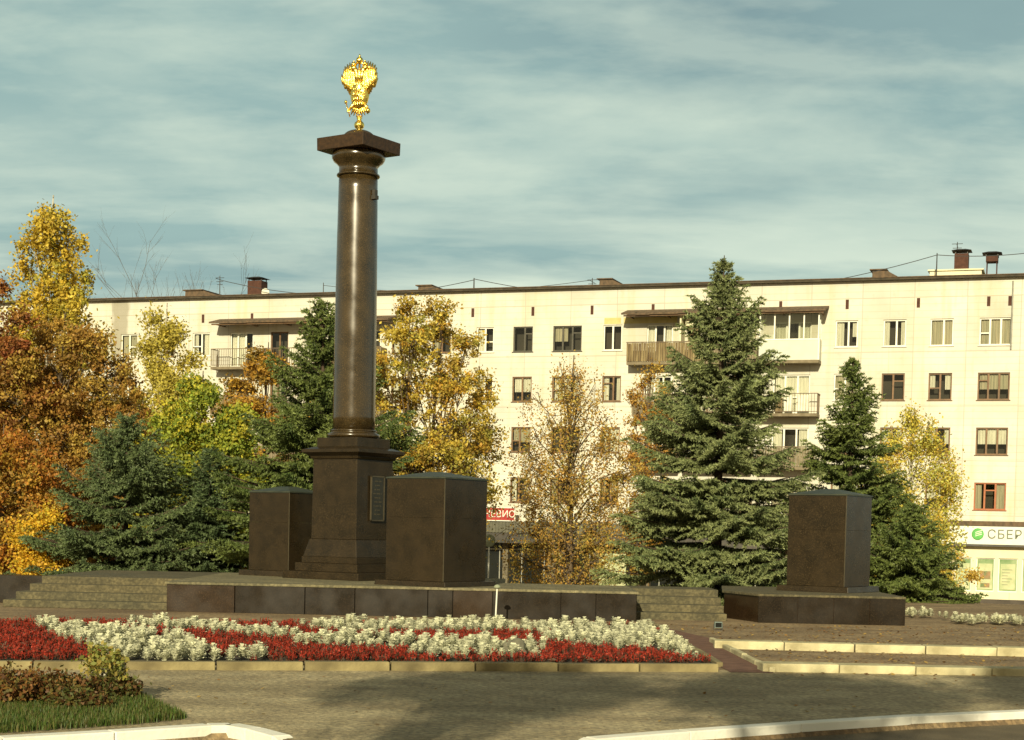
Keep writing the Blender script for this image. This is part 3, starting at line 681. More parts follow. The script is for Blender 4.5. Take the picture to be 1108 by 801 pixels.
# balconies
def slab_at(px0, px1, r, depth=.95):
    return W(px0, 380, depth)[0], W(px1, 380, depth)[0], ROWZ[r]-1.42
def balcony(px0, px1, r, style, depth=.95):
    t0, t1, z = slab_at(px0, px1, r); d = depth
    o = MB().box((t0,-d,z-.15),(t1,-.002,z)).build('balcony', M['slab'], bld)
    H = 1.0
    if style in ('slats', 'dark'):
        mb = MB(); n = int((t1-t0)/.13)
        for i in range(n):
            x = t0+(t1-t0)*i/n; mb.box((x,-d-.02+.006*(i%2),z+.02),(x+(t1-t0)/n-.02,-d+.01+.006*(i%2),z+H-.03*random.random()))
        for s in (t0, t1-.03):
            for k in range(6): y = -d+.06+k*.14; mb.box((s,y,z+.02),(s+.03,y+.11,z+H))
        mb.build('slat_panel', M['wood'] if style == 'slats' else M['slab'], o)
        MB().box((t0-.02,-d-.03,z+H),(t1+.02,-d+.03,z+H+.05)).build('handrail', M['rail'], o)
    elif style == 'glazed':
        MB().box((t0,-d,z+.003),(t1,-d+.04,z+1.02)).box((t1-.04,-d+.04,z+.003),(t1,-.01,z+1.02)).box((t0,-d+.04,z+.003),(t0+.04,-.01,z+1.02)).build('siding_panel', M['siding'], o)
        mb = MB(); za, zb = z+1.02, z+2.50; n = 4
        mb.box((t0-.02,-d-.02,za),(t1+.02,-d+.06,za+.07)).box((t0-.02,-d-.02,zb-.07),(t1+.02,-d+.06,zb))
        for i in range(n+1):
            x = t0+(t1-t0-.07)*i/n; mb.box((x,-d-.015,za+.07),(x+.07,-d+.055,zb-.07))
        for s in (t0, t1-.06):
            mb.box((s,-d+.06,za),(s+.06,-.02,za+.07)).box((s,-d+.06,zb-.07),(s+.06,-.02,zb)).box((s,-.09,za+.07),(s+.06,-.02,zb-.07)).box((s, -d*.5-.03, za+.07),(s+.06,-d*.5+.03,zb-.07))
        mb.box((t1-.05,-d-.03,z),(t1+.03,-d+.05,za))
        fr = mb.build('window', M['white'], o)
        MB().add([(t0+.03,-d+.02,za),(t1-.03,-d+.02,za),(t1-.03,-d+.02,zb),(t0+.03,-d+.02,zb)], [(0,1,2,3)]).add([(t1-.03,-d+.02,za),(t1-.03,-.02,za),(t1-.03,-.02,zb),(t1-.03,-d+.02,zb)], [(0,1,2,3)]).build('pane', M['glass'], o)
        MB().box((t0+.15,-.6,z+.05),(t0+.75,-.3,z+1.35)).build('cupboard', M['board'], o)
    else:
        mb = MB(); mb.box((t0,-d,z+H),(t1,-d+.04,z+H+.04)).box((t0,-d,z+.08),(t1,-d+.04,z+.11))
        n = int((t1-t0)/.14)
        for i in range(n+1): x = t0+(t1-t0-.02)*i/n; mb.box((x,-d+.01,z+.11),(x+.02,-d+.03,z+H))
        for s in (t0, t1-.02):
            for k in range(6): y = -d+.14*k+.1; mb.box((s,y,z+.08),(s+.02,y+.02,z+H))
            mb.box((s,-d+.04,z+H),(s+.03,-.01,z+H+.04))
        mb.build('railing', M['rail'], o)
        if style == 'boards':
            L = t1-t0
            for a, b in ((.10,.26),(.44,.58),(.66,.86)): MB().box((t0+L*a,-d+.045,z+.12),(t0+L*b,-d+.07,z+.95)).build('board', M['board'], o)
            MB().box((t0+L*.28,-d+.1,z+.02),(t0+L*.4,-d+.35,z+.8)).build('crate', M['wood'], o)
    return o
balcony(678, 763, 0, 'slats'); balcony(764, 819, 0, 'dark'); balcony(821, 886, 0, 'glazed')
balcony(685, 735, 1, 'dark'); balcony(740, 800, 1, 'rail'); balcony(822, 886, 1, 'boards')
balcony(685, 735, 2, 'slats'); balcony(740, 815, 2, 'rail'); balcony(822, 882, 2, 'dark')
balcony(685, 815, 3, 'rail'); balcony(822, 882, 3, 'rail')
balcony(228, 280, 0, 'rail'); balcony(284, 335, 0, 'rail'); balcony(340, 412, 0, 'slats')
balcony(228, 280, 1, 'slats'); balcony(284, 335, 1, 'rail'); balcony(340, 412, 1, 'dark')
balcony(228, 335, 2, 'dark')
# divider clutter on the top left balcony: screens and timber
t = W(736, 370, .9)[0]; z = ROWZ[0]-1.42
MB().box((t-.04,-.93,z),(t+.04,-.02,z+2.45)).box((t+.95,-.93,z),(t+1.0,-.85,z+2.45)).box((t+.2,-.5,z+1.0),(t+.9,-.45,z+1.1)).box((t+.2,-.6,z+1.9),(t+.62,-.1,z+2.3)).build('balcony_screen', M['cream'], bld)
MB().box((t+.3,-.4,z+.02),(t+.9,-.1,z+1.8)).build('cupboard', M['wood'], bld)
# canopies over the top balconies
def canopy(px0, px1, d=1.35):
    t0, _ = W(px0, 338, d); t1, _ = W(px1, 338, d); z = ROWZ[0]+1.02
    mb = MB(); n = 14
    for i in range(n):
        a = t0+(t1-t0)*i/n; b = t0+(t1-t0)*(i+1)/n; dz = random.uniform(-.02,.02)
        mb.add([(a,-d,z+dz),(b,-d,z+dz),(b,-.01,z+.32),(a,-.01,z+.32),(a,-d,z+.09+dz),(b,-d,z+.09+dz),(b,-.01,z+.42),(a,-.01,z+.42)], [(0,3,2,1),(4,5,6,7),(0,1,5,4),(1,2,6,5),(2,3,7,6),(3,0,4,7)])
    o = mb.build('canopy', M['rust'], bld)
    mb = MB(); mb.box((t0+.1,-d+.12,z-.07),(t1-.1,-d+.2,z-.0))
    for i in range(6): x = t0+.3+(t1-t0-.6)*i/5; mb.box((x,-d+.2,z-.06),(x+.07,-.01,z-.005))
    mb.build('canopy_beam', M['brown'], o)
canopy(672, 893); canopy(226, 420)
for a, b in ((656,673),(706,730)):
    pass
mb = MB()
for px0, px1 in ((654,672),(675,733)):
    t0, t1 = W(px0,345)[0], W(px1,345)[0]; mb.box((t0,-.012,ROWZ[0]+.72),(t1,.0-.002,ROWZ[0]+1.05))
mb.build('ochre_strip', mat('ochre_strip_colour', (.50,.42,.16), (.58,.50,.22), 3, .8), bld)  # flat ochre strips on the wall just below canopy height

# ground floor: shop part (t < bank) and bank part
tb0 = W(1000, 600, .3)[0]; tb1 = T1
ts0, ts1 = T0, tb0-.05
# shops: glazing and pillars, both darkened in colour for the canopy's shade
mb = MB().box((ts0,.35,ZB),(ts1,.4,SHOPZ-.3)); mb.build('shop_glazing', M['shopglass'], bld)
mb = MB(); x = ts0; k = 0
while x < ts1-.4: MB().box((x,.0+.002,ZB),(x+(.3 if k % 2 else .55),.345,SHOPZ-.6-.002)).build('shop_pier', M['pier'], bld); x += 2.6; k += 1
mb = MB(); x = ts0+1.0
while x < ts1-.2:
    mb.box((x,.28,ZB),(x+.05,.34,SHOPZ-.7)); x += 1.3
mb.box((ts0,.27,.55),(ts1,.345,.62)); mb.build('shop_mullion', M['metal'], bld)
mb = MB()
for a, b in ((640,676),(596,606),(770,800)):
    t0, t1 = W(a,620,.0)[0], W(b,620,.0)[0]; MB().box((t0,.2,ZB+.5),(t1,.26,.55)).build('lit_window_panel', M['poster'], bld)  # yellowish panels, the lit look of the windows put into colour
zf0, zf1 = 1.50, 2.15
mb = MB(); mb.box((ts0,-1.0,zf0),(ts1,-.004,zf1-.03)); cp = mb.build('shop_canopy', M['fascia'], bld)
mb = MB(); x = ts0
while x < ts1-.1: mb.box((x,-1.035,zf0+.02),(x+.09,-1.003,zf1)); x += .19
mb.build('ribbed_fascia', M['fascia'], cp)
mb = MB(); mb.box((ts0,-.95,.95),(ts1,-.5,zf0-.004)); mb.build('under_canopy_shade', M['darkmetal'], cp)  # dark box added for the shade beneath the canopy
# bank
zt_ = 2.0
mb = MB().box((tb0-.02,-.62,2.38),(tb1,-.004,2.62)); bc = mb.build('bank_canopy', M['rust'], bld)
bw = wall_mesh(tb0, tb1, ZB+.35, 2.37, [], 0)
bank_open = []
x = tb0+.3; bx = []
t_first = W(1018, 620, .3)[0]
wpx = [(1004,1016),(1019,1029),(1033,1051),(1056,1076),(1080,1101)]
ops = []
for a, b in wpx:
    t0, t1 = W(a,620,.3)[0], W(b,620,.3)[0]; ops.append((t0,t1,-.90,.78))
x = ops[-1][1]+.2
while x < tb1-1.2: ops.append((x, x+.98, -.90,.78)); x += 1.18
bw = wall_mesh(tb0, tb1, ZB+.33, 2.37, ops, .1)
bw.v = [(a, b-.3, c) for a, b, c in bw.v]
bw.build('bank_wall', M['cream'], bld)
MB().box((tb0,-.29,ZB+.33),(tb0+.05,-.003,2.37)).build('bank_side', M['cream'], bld)
MB().box((tb0,-.34,ZB),(tb1,-.003,ZB+.62)).build('plinth', M['plinth'], bld)
for i, (a, b, c, d) in enumerate(ops):
    o = MB().box((a,-.215,c),(a+.05,-.16,d)).box((b-.05,-.215,c),(b,-.16,d)).box((a+.05,-.215,c),(b-.05,-.16,c+.05)).box((a+.05,-.215,d-.05),(b-.05,-.16,d)).build('window', M['white'], bld)
    MB().add([(a+.02,-.18,c+.02),(b-.02,-.18,c+.02),(b-.02,-.18,d-.02),(a+.02,-.18,d-.02)], [(0,1,2,3)]).build('pane', M['bankglass'], o)
    w = b-a
    if w > .7:
        MB().box((a+w*.12,-.20,c+.12),(b-w*.12,-.184,d-.28)).build('poster', M['poster'], o)
        if i % 2 == 1:
            MB().box((a+w*.22,-.206,c+.62),(b-w*.22,-.2015,c+1.02)).box((a+w*.25,-.206,c+.2),(b-w*.25,-.2015,c+.42)).build('poster_picture', M['poster_dark'], o)
        else:
            mb = MB()
            for k in range(6): mb.box((a+w*.2,-.204,c+.35+k*.15),(a+w*(.5+.22*((k*37)%3)/2),-.2005,c+.375+k*.15))
            mb.build('poster_text', M['signtext'], o)
# joints of the white band below the bank windows
tj = W(1092, 645, .3)[0]; MB().box((tj-.02,-.312,ZB+.65),(tj+.02,-.301,-.92)).build('panel_joint', M['metal'], bld)

# signs (things of their own)
def text_mesh(name, s, size, mtl, parent, loc, extr=.012, spacing=1.0, bold=0):
    cu = bpy.data.curves.new(name, 'FONT'); cu.body = s; cu.size = size; cu.extrude = extr; cu.offset = bold; cu.space_character = spacing
    cu.align_y = 'CENTER'
    tmp = bpy.data.objects.new(name+'_src', cu); COL.objects.link(tmp)
    dg = bpy.context.evaluated_depsgraph_get(); me = bpy.data.meshes.new_from_object(tmp.evaluated_get(dg))
    bpy.data.objects.remove(tmp); me.materials.clear(); me.materials.append(mtl)
    o = bpy.data.objects.new(name, me); COL.objects.link(o); o.parent = parent; o.location = loc; o.rotation_euler = (R(90), 0, 0); return o
BW = bld.rotation_euler[2]
bm = Matrix.Translation((0, Z0, 0)) @ Matrix.Rotation(BW, 4, 'Z')
def wallpt(t, y, z): return bm @ Vector((t, y, z))
ta = W(1012, 578, .6)[0]; zs = (W(1060,568,.6)[1]+W(1060,588,.6)[1])/2
sg = thing('bank_sign', 'long white bank signboard with a green disc under the brown eave', 'sign', wallpt(ta, -.62, 0), BW)
MB().box((0,-.06,1.46),(tb1-ta-.5,.28,2.36)).build('sign_panel', M['signwhite'], sg, bevel=.01)
MB().box((-.02,-.09,1.36),(tb1-ta-.5,.30,1.455)).build('sign_edge', M['darkmetal'], sg)
tc = W(1058, 578, .68)[0]-ta
zc_ = W(1058, 578, .68)[1]
mb = MB(); ds = MB().lathe([(.29,0),(.29,.03),(.26,.05),(.02,.055)], 32); mb.add([Matrix.Translation((tc,-.065,zc_)) @ Matrix.Rotation(R(90),4,'X') @ Vector(v) for v in ds.v], ds.f); mb.build('emblem_disc', M['green'], sg)
mb = MB()
for dz in (-.09, .0, .09):
    mb.add([(tc-.12,-.124,zc_+dz-.03),(tc+.2,-.124,zc_+dz+.075),(tc+.2,-.124,zc_+dz+.115),(tc-.12,-.124,zc_+dz+.005),(tc-.12,-.118,zc_+dz-.03),(tc+.2,-.118,zc_+dz+.075),(tc+.2,-.118,zc_+dz+.115),(tc-.12,-.118,zc_+dz+.005)], [(0,1,2,3),(7,6,5,4),(0,4,5,1),(3,2,6,7)])
mb.build('emblem_stripe', M['signwhite'], sg)
text_mesh('sign_lettering', 'СБЕРБАНК', .62, M['signtext'], sg, (W(1068,578,.68)[0]-ta, -.075, zc_-.02), spacing=1.08)
t0, t1 = W(521, 557, 1.05)[0], W(557, 557, 1.05)[0]
rs = thing('pharmacy_sign', 'small red shop sign with pale letters above the grey canopy', 'sign', wallpt(t0, -1.06, 0), BW)
MB().box((0,-.05,2.18),(t1-t0,.02,2.84)).build('sign_panel', M['signred'], rs)
mb = MB(); w = t1-t0
mb.box((-.05,-.07,2.13),(w+.05,.02,2.178)).box((-.05,-.07,2.842),(w+.05,.02,2.89)).box((-.05,-.07,2.18),(-.003,.02,2.84)).box((w+.003,-.07,2.18),(w+.05,.02,2.84)).build('sign_frame', M['signwhite'], rs)
text_mesh('sign_lettering', 'НЕВИС', .52, M['signwhite'], rs, (.17, -.07, 2.5), extr=.01)
mb = MB()
for x in (.3, w-.3): mb.tube([(x,.02,2.5),(x,1.0,2.5)], .02, 6)
mb.build('bracket', M['metal'], rs)

# ------------------------------------------------------------------ roof cables
def cable(a, b, sag, r, label, n=24):
    a, b = Vector(a), Vector(b); pts = [a.lerp(b, i/n) - Vector((0,0,sag*4*(i/n)*(1-i/n))) for i in range(n+1)]
    o = MB().tube(pts, r, 5).build('overhead_cable', M['cable']); tag(o, label, 'cable')
def roofp(px, y, d): t, z = W(px, y, -d); return wallpt(t, d, z)
cable(roofp(238,303,2), roofp(513,303,2), .9, .02, 'thin dark cable sagging over the roof between antenna posts left of centre')
cable(roofp(513,302,2), roofp(1014,276,2), 1.6, .02, 'long dark cable sagging over the roof from the middle post to the right one')
cable(roofp(1014,276,2), roofp(1180,262,2), .3, .02, 'dark cable over the right end of the roof near the chimneys')
cable(roofp(350,309,2), roofp(641,303,2), .5, .015, 'fainter second cable low over the roof edge at centre')

# ------------------------------------------------------------------ vegetation
def leaf_quads(c, s, col, flat=0.0):
    """c (N,3) centres, s (N,) sizes -> verts, quads, colors"""
    N = len(c)
    a = rng.normal(size=(N,3)); a /= np.linalg.norm(a,axis=1)[:,None]
    b = rng.normal(size=(N,3)); b -= (b*a).sum(1)[:,None]*a; b /= np.linalg.norm(b,axis=1)[:,None]
    s = s[:,None]; v = np.empty((N,4,3)); v[:,0] = c-a*s; v[:,1] = c+b*s*.62; v[:,2] = c+a*s; v[:,3] = c-b*s*.62
    return v.reshape(-1,3), np.arange(N*4).reshape(-1,4), np.repeat(col,4,axis=0)
def prof_r(kind, t):
    if kind == 'oval': return math.sin(math.pi*min(1,max(0,t))**.85)**.7
    if kind == 'cone': return max(.05, (1-t)**.75*min(1, .35+t*4))
    if kind == 'column': return (math.sin(math.pi*(t*.93+.04)))**.45*(1-.25*t)
    if kind == 'dome': return max(0.05,1-t**2.4)**.6*min(1,.6+t*1.5)
    if kind == 'birch': return max(.06,(1-t))**.6*min(1,.55+t*2.0)
    return 1
def leafy_tree(name, label, x, ytop, depth, width, pal, kind='oval', ncl=260, per=60, ls=.075, clear=.12, bark='bark', droop=0.0, fork=1, group=None, sig=.26, rad=None, cat='tree', limbs=26, ybase=None, shell=.35, lean=0, gzv=None):
    base = P(x, 600, depth); g = gz(depth) if gzv is None else gzv; top = P(x, ytop, depth).z
    H = top-g; Rw = width/2*depth/F
    root = thing(name, label, cat, (base.x, depth, g-.05), 0, group)
    rad = rad or .02+.016*H
    mb = MB(); stems = []
    for k in range(fork):
        a = k*2*math.pi/max(1,fork)+1.0; sp = 0 if fork == 1 else .35*Rw
        n = 10; pts = []
        for i in range(n+1):
            f = i/n; pts.append(Vector((math.cos(a)*sp*f**.8 + .05*H*.12*math.sin(f*7+k*2) + lean*f, math.sin(a)*sp*f**.8*.6 + .04*math.cos(f*6+k), H*f*(.97 if fork==1 else .9-.07*k))))
        stems.append(pts); mb.tube(pts, [rad*(1-.93*(i/n)**.8)/(1 if fork==1 else 1.4)+.006 for i in range(n+1)], 7)
    c0 = clear; nlb = limbs; cen = []
    for i in range(nlb):
        f = (i+.5)/nlb*.97; t = c0+(1-c0)*max(0,f-.12-.10*random.random()); stem = stems[i % len(stems)]
        k = t*10*.96; j = min(9, int(k)); sp = stem[j].lerp(stem[j+1], k-j)
        az = i*2.399+random.uniform(-.5,.5); pr = prof_r(kind, f)
        lr = Rw*(.25+.18*random.random())*(.5+.5*pr)*(1 if f < .8 else .75)
        r = max(0, Rw*pr*random.choice([.88,.98,1.05,1.12,1.22])-lr*.85)*(1 if i % 4 else random.uniform(.25,.7))
        e = Vector((math.cos(az)*r+lean*f, math.sin(az)*r, H*(c0+(1-c0)*f)*.985-lr*(.2+.5*f)))
        m = sp.lerp(e,.5)+Vector((0,0,-.08*r+droop*.3*r)); rr = rad*.36*(1-f*.75)+.014
        q = sp.lerp(m,.5)+Vector((random.gauss(0,.03),random.gauss(0,.03),-.02*r))
        mb.tube([sp,q,m,e], [rr,rr*.75,rr*.55,.010], 5, cap=False)
        ntw = max(4, int(ncl/nlb*(.5+.9*random.random())*(lr/(Rw*.24))**1.2))
        for s_ in range(ntw):
            d = Vector((random.gauss(0,1), random.gauss(0,1), random.gauss(.15,.8))).normalized()
            p1 = e+Vector((d.x,d.y,d.z*.8))*lr*random.uniform(.35,1.05)
            if droop and random.random() < droop: p1.z -= random.uniform(.1,.9)*droop
            if random.random() < .5: mb.tube([e if random.random() < .5 else m.lerp(e,.6),(e+p1)/2+Vector((0,0,.05+.2*droop)),p1], [.013,.009,.005], 4, cap=False)
            cen.append(tuple(p1))
    mb.build('trunk', M[bark], root, smooth=True)
    cen = np.array(cen); n = len(cen)
    w = rng.random(n); cnt = (1.75*per*(.35+1.2*rng.random(n))).astype(int)
    pal = np.array(pal, float); pc = rng.integers(0, len(pal), n)
    ids = np.repeat(np.arange(n), cnt)
    sg_ = sig*.62*(.5+.8*rng.random(n)); off = rng.normal(size=(len(ids),3))*sg_[ids][:,None]; off[:,2] *= (.8+droop*1.6)
    if droop: off[:,2] -= np.abs(rng.normal(size=len(ids)))*droop*.35
    c = cen[ids]+off
    colr = pal[pc][ids]*.7+pal[rng.integers(0,len(pal),len(ids))]*.3
    colr *= (.72+.56*rng.random((len(ids),1)))*(.85+.3*w[ids][:,None])
    colr[:,1] *= 1.12
    keep = c[:,2] > .15; c = c[keep]; colr = colr[keep]
    s = .70*ls*(.55+.8*rng.random(len(c)))
    v, q, cc = leaf_quads(c, s, np.clip(colr,0,1))
    np_mesh('crown', v, q, M['leaf'], root, cc)
    return root

def spruce(label, x, ytop, depth, width, pal, tip, dens=1.0, gzv=None, nl=.075, group='spruce trees', seed=1, lowest=.03, lift=0.0, name='spruce_tree'):
    r2 = np.random.default_rng(seed); base = P(x, 600, depth); g = gz(depth) if gzv is None else gzv; H = P(x, ytop, depth).z-g; Rw = width/2*depth/F
    root = thing(name, label, 'tree', (base.x, depth, g-.05), 0, group)
    mb = MB(); mb.tube([(0,0,0),(0,0,H*.5),(0,0,H)], [.03+.014*H, .015+.008*H, .01], 8)
    V = []; Cc = []
    z = lowest*H; pal = np.array(pal); tip = np.array(tip)
    while z < H*.985:
        f = z/H; L0 = Rw*((1-f)**.9)*1.02+.06
        nb = int(max(6, 7+L0*3.4)*min(1.2, max(.7,dens))); wt = r2.normal()*.06
        for i in range(nb):
            az = r2.random()*6.283; L = L0*(.55+.66*r2.random()**1.2); zz = z+r2.normal()*.04
            up = -.20+.75*f**1.5+r2.normal()*.06+lift+wt
            n = max(4, int(L/.11)); u = np.linspace(.06,1,n)
            d = np.array([math.cos(az), math.sin(az), 0]); side = np.array([-d[1], d[0], 0])
            sag = -(.28*L*(1-f))*u**1.3+.24*L*u**3
            ax = d*L*u[:,None]; ax[:,2] = zz+up*L*u+sag
            bend = r2.normal()*.10*L; ax += side*(bend*u**2)[:,None]
            mb.tube([ax[0]*0+np.array([0,0,zz]), ax[n//2], ax[-1]], [.012+.012*L, .008+.006*L, .004], 4, cap=False)
            # twigs
            tl = (.42*L*(1-u*.78)+.07)
            st = []; en = []
            for s in (-1,1):
                k = r2.random(n) < .95
                a = ax[k]; l = tl[k]*(.65+.6*r2.random(k.sum()))
                dirv = d*(.62+.2*r2.random((k.sum(),1)))+side*s*(.75+.2*r2.random((k.sum(),1))); dirv[:,2] -= .10+.30*r2.random(k.sum())*(1-f)
                st.append(a); en.append(a+dirv*l[:,None])
            st.append(ax[:-1]); en.append(ax[1:]); st = np.vstack(st); en = np.vstack(en)
            ln = np.linalg.norm(en-st,axis=1); cnt = np.maximum(2,(ln/.040*dens).astype(int))*5
            ids = np.repeat(np.arange(len(st)),cnt); tt = r2.random(len(ids))
            td = (en-st)/np.maximum(ln,1e-4)[:,None]
            p = st[ids]+(en-st)[ids]*tt[:,None]
            rd = r2.normal(size=(len(ids),3)); rd /= np.linalg.norm(rd,axis=1)[:,None]
            nd = td[ids]*.75+rd*.85; nd[:,2] += .18; nd /= np.linalg.norm(nd,axis=1)[:,None]
            wv = np.cross(nd, r2.normal(size=(len(ids),3))); wv /= np.maximum(np.linalg.norm(wv,axis=1),1e-4)[:,None]
            l = nl*(.7+.6*r2.random(len(ids)))[:,None]; hw = nl*.24
            tri = np.stack([p-wv*hw, p+wv*hw, p+nd*l+wv*hw*.3], 1)
            V.append(tri.reshape(-1,3))
            bc = pal[r2.integers(0,len(pal))]*(.8+.4*r2.random())
            c = bc[None]*(1-tt[:,None]*.5)+tip[None]*(tt[:,None]*.5); c = c*(.75+.5*r2.random((len(ids),1)))
            Cc.append(np.repeat(c,3,axis=0))
        z += (.18+.15*(1-f))*(.6+.8*r2.random())*(H/8)**.5
    mb.build('trunk', M['sprucebark'], root)
    V = np.vstack(V); Cc = np.vstack(Cc); V[:,2] = np.maximum(V[:,2], .03)
    np_mesh('crown', V, np.arange(len(V)).reshape(-1,3), M['needle'], root, np.clip(Cc,0,1))
    return root

BLUE = [(.11,.15,.062),(.14,.175,.072),(.085,.12,.048)]; BT = (.35,.38,.16)
GRN = [(.075,.11,.03),(.10,.135,.035),(.055,.09,.025)]; GT = (.21,.25,.07)
spruce('tall blue green spruce right of centre behind the mossy steps', 775, 274, 40.6, 248, BLUE, BT, 1.0, gzv=-.02, seed=3, lift=.10)
spruce('slender dark spruce behind the right granite block', 917, 386, 50, 200, GRN, GT, .8, seed=4, nl=.085)
spruce('low bushy spruce crowding the right end of the short platform', 985, 545, 47, 150, GRN, GT, .8, seed=5, nl=.08, lift=.1)
spruce('leftmost blue spruce with wide low branches beside the orange trees', 136, 446, 44, 235, [(.07,.105,.045),(.085,.125,.05),(.055,.085,.038)], (.20,.25,.10), .8, seed=6, lift=.12)
spruce('short dense spruce just left of the left granite block', 226, 484, 45, 160, [(.05,.085,.035),(.065,.10,.04)], (.13,.17,.07), .8, seed=7, lift=.12)
spruce('broad tall spruce standing directly behind the column', 346, 324, 44.5, 300, GRN, GT, .8, seed=8, nl=.085, lift=.05)

GOLD = [(.52,.35,.05),(.42,.28,.05),(.50,.25,.035),(.26,.23,.05),(.62,.44,.09),(.36,.22,.05)]
leafy_tree('birch_tree', 'tall golden birch towering at the left edge above the roof', 52, 196, 60, 235, [(.56,.34,.04),(.46,.30,.04),(.60,.42,.07),(.32,.28,.05)], 'birch', 640, 50, .095, .08, 'birchbark', .25, limbs=46)
leafy_tree('rowan_tree', 'dark red leaved tree cut by the left edge of the photo', -14, 272, 53, 130, [(.24,.06,.025),(.30,.10,.03),(.20,.08,.03),(.32,.15,.03)], 'oval', 240, 55, .085, .2)
leafy_tree('maple_tree', 'broad brownish tree between the left birch and the leftmost spruce', 66, 328, 54, 262, [(.34,.17,.04),(.40,.22,.045),(.26,.13,.035),(.42,.27,.06),(.30,.13,.03)], 'dome', 950, 54, .08, .05, limbs=60)
leafy_tree('maple_tree', 'orange maple low at the left edge beside the blue spruce', 2, 452, 47, 170, [(.38,.13,.025),(.42,.18,.03),(.32,.10,.02),(.44,.26,.04),(.26,.17,.04)], 'dome', 380, 60, .075, .06)
leafy_tree('leafy_shrub', 'bright golden yellow bush at the foot of the orange maple', 44, 546, 44.5, 74, [(.66,.36,.03),(.60,.28,.02),(.55,.40,.05)], 'dome', 150, 70, .06, .05, cat='shrub', limbs=12)
leafy_tree('birch_tree', 'pale yellow birch in front of the left windows', 176, 316, 63, 150, [(.50,.36,.06),(.44,.34,.07),(.56,.42,.10)], 'dome', 560, 42, .09, .12, 'birchbark', .3)
leafy_tree('maple_tree', 'yellow green maple above the short dense spruce', 216, 392, 52, 180, [(.22,.26,.04),(.34,.32,.04),(.50,.38,.04),(.16,.20,.04)], 'oval', 800, 54, .08, .05)
leafy_tree('rowan_tree', 'thin orange brown tree before the left balconies', 286, 360, 62, 172, [(.42,.19,.03),(.34,.16,.03),(.48,.26,.04),(.24,.16,.04)], 'oval', 520, 45, .085, .05)
leafy_tree('rowan_tree', 'large golden tree with several stems right of the column', 455, 302, 56, 196, GOLD, 'column', 880, 40, .075, .05, fork=4, limbs=64, sig=.24, shell=.2)
leafy_tree('linden_tree', 'small golden tree behind the tall block right of the column', 488, 440, 60, 56, GOLD, 'oval', 160, 42, .085, .05)
leafy_tree('weeping_birch', 'sparse drooping rust coloured birch in the middle before the facade', 615, 374, 60, 158, [(.42,.20,.05),(.44,.24,.055),(.30,.17,.05),(.50,.32,.08),(.30,.26,.07)], 'dome', 640, 23, .066, .05, 'bark', .7, limbs=60, sig=.25, shell=.15)
leafy_tree('rowan_tree', 'small orange red rowan left of the tall spruce', 694, 378, 63, 72, [(.42,.18,.04),(.38,.20,.04),(.44,.28,.06)], 'oval', 330, 24, .07, .1, lean=.2, limbs=30)
leafy_tree('birch_tree', 'pale yellow birch at right beside the slender spruce', 984, 430, 60, 126, [(.62,.48,.09),(.54,.43,.09),(.56,.33,.05),(.38,.36,.09)], 'oval', 520, 30, .075, .06, 'birchbark', .4, limbs=34, shell=.2)
leafy_tree('leafy_shrub', 'small orange bush against the bank windows', 1030, 585, 66, 52, [(.55,.28,.05),(.60,.38,.08),(.40,.24,.05)], 'oval', 50, 40, .07, .1, cat='shrub', limbs=10)
leafy_tree('leafy_shrub', 'dark green bush behind the right platform corner', 1000, 620, 52, 90, [(.06,.09,.03),(.10,.12,.04)], 'dome', 110, 60, .06, .03, cat='shrub', limbs=10)
# bare trees behind the building
def bare_tree(label, x, ytop, depth, seed):
    random.seed(seed); b = P(x, 500, depth); H = P(x, ytop, depth).z+1.5
    root = thing('bare_tree', label, 'tree', (b.x, depth, -1.5), 0, 'bare trees beyond the roof'); mb = MB()
    def br(p, d, l, r, lv):
        q = p+d*l; mb.tube([p,(p+q)/2+Vector((random.gauss(0,.03*l),0,0)),q], [r,r*.8,r*.6], 5, cap=False)
        if lv == 0: return
        for i in range(4 if lv > 1 else 3):
            s = p.lerp(q, .35+.65*random.random()); nd = (d+Vector((random.gauss(0,.45),random.gauss(0,.45),.25))).normalized(); br(s, nd, l*random.uniform(.4,.6), r*.5, lv-1)
    br(Vector((0,0,0)), Vector((0,0,1)), H*.68, .07, 4)
    mb.build('trunk', M['bark'], root)
bare_tree('leftmost thin bare tree rising beyond the roof', 152, 290, 117, 2); bare_tree('forked bare tree beyond the roof beside the yellow birch', 176, 282, 119, 5); random.seed(11)
bare_tree('slanting bare tree furthest right beyond the roof at left', 196, 290, 116, 9); random.seed(12)

# trees across the road behind the viewpoint: their shade falls on the yard
def shade_tree(label, X, Y, H, Rw, seed):
    root = thing('linden_tree', label, 'tree', (X, Y, -.1), 0, 'trees behind the viewpoint')
    r2 = np.random.default_rng(seed); mb = MB().tube([(0,0,0),(.05,0,H*.5),(0,.1,H*.95)], [.16,.11,.02], 8)
    cen = []
    for i in range(70):
        a = r2.random()*6.283; f = r2.random(); rr = Rw*math.sin(math.pi*(.1+.85*f))*(.3+.7*r2.random()); p = (math.cos(a)*rr, math.sin(a)*rr, H*(.91+.09*f)); cen.append(p)
        mb.tube([(0,0,H*(.45+.3*f)), p], [.03,.008], 4, cap=False)
    mb.build('trunk', M['bark'], root); cen = np.array(cen); ids = np.repeat(np.arange(70), 90); c = cen[ids]+r2.normal(size=(len(ids),3))*.26
    col = np.array([(.3,.24,.05)])*(.6+.6*r2.random((len(c),1))); v, q, cc = leaf_quads(c, .11*(.7+.5*r2.random(len(c))), col); np_mesh('crown', v, q, M['leaf'], root, cc)
SUN_AZ, SUN_EL = 10.0, 21.0      # degrees: sun sits behind the viewer, a little to the left
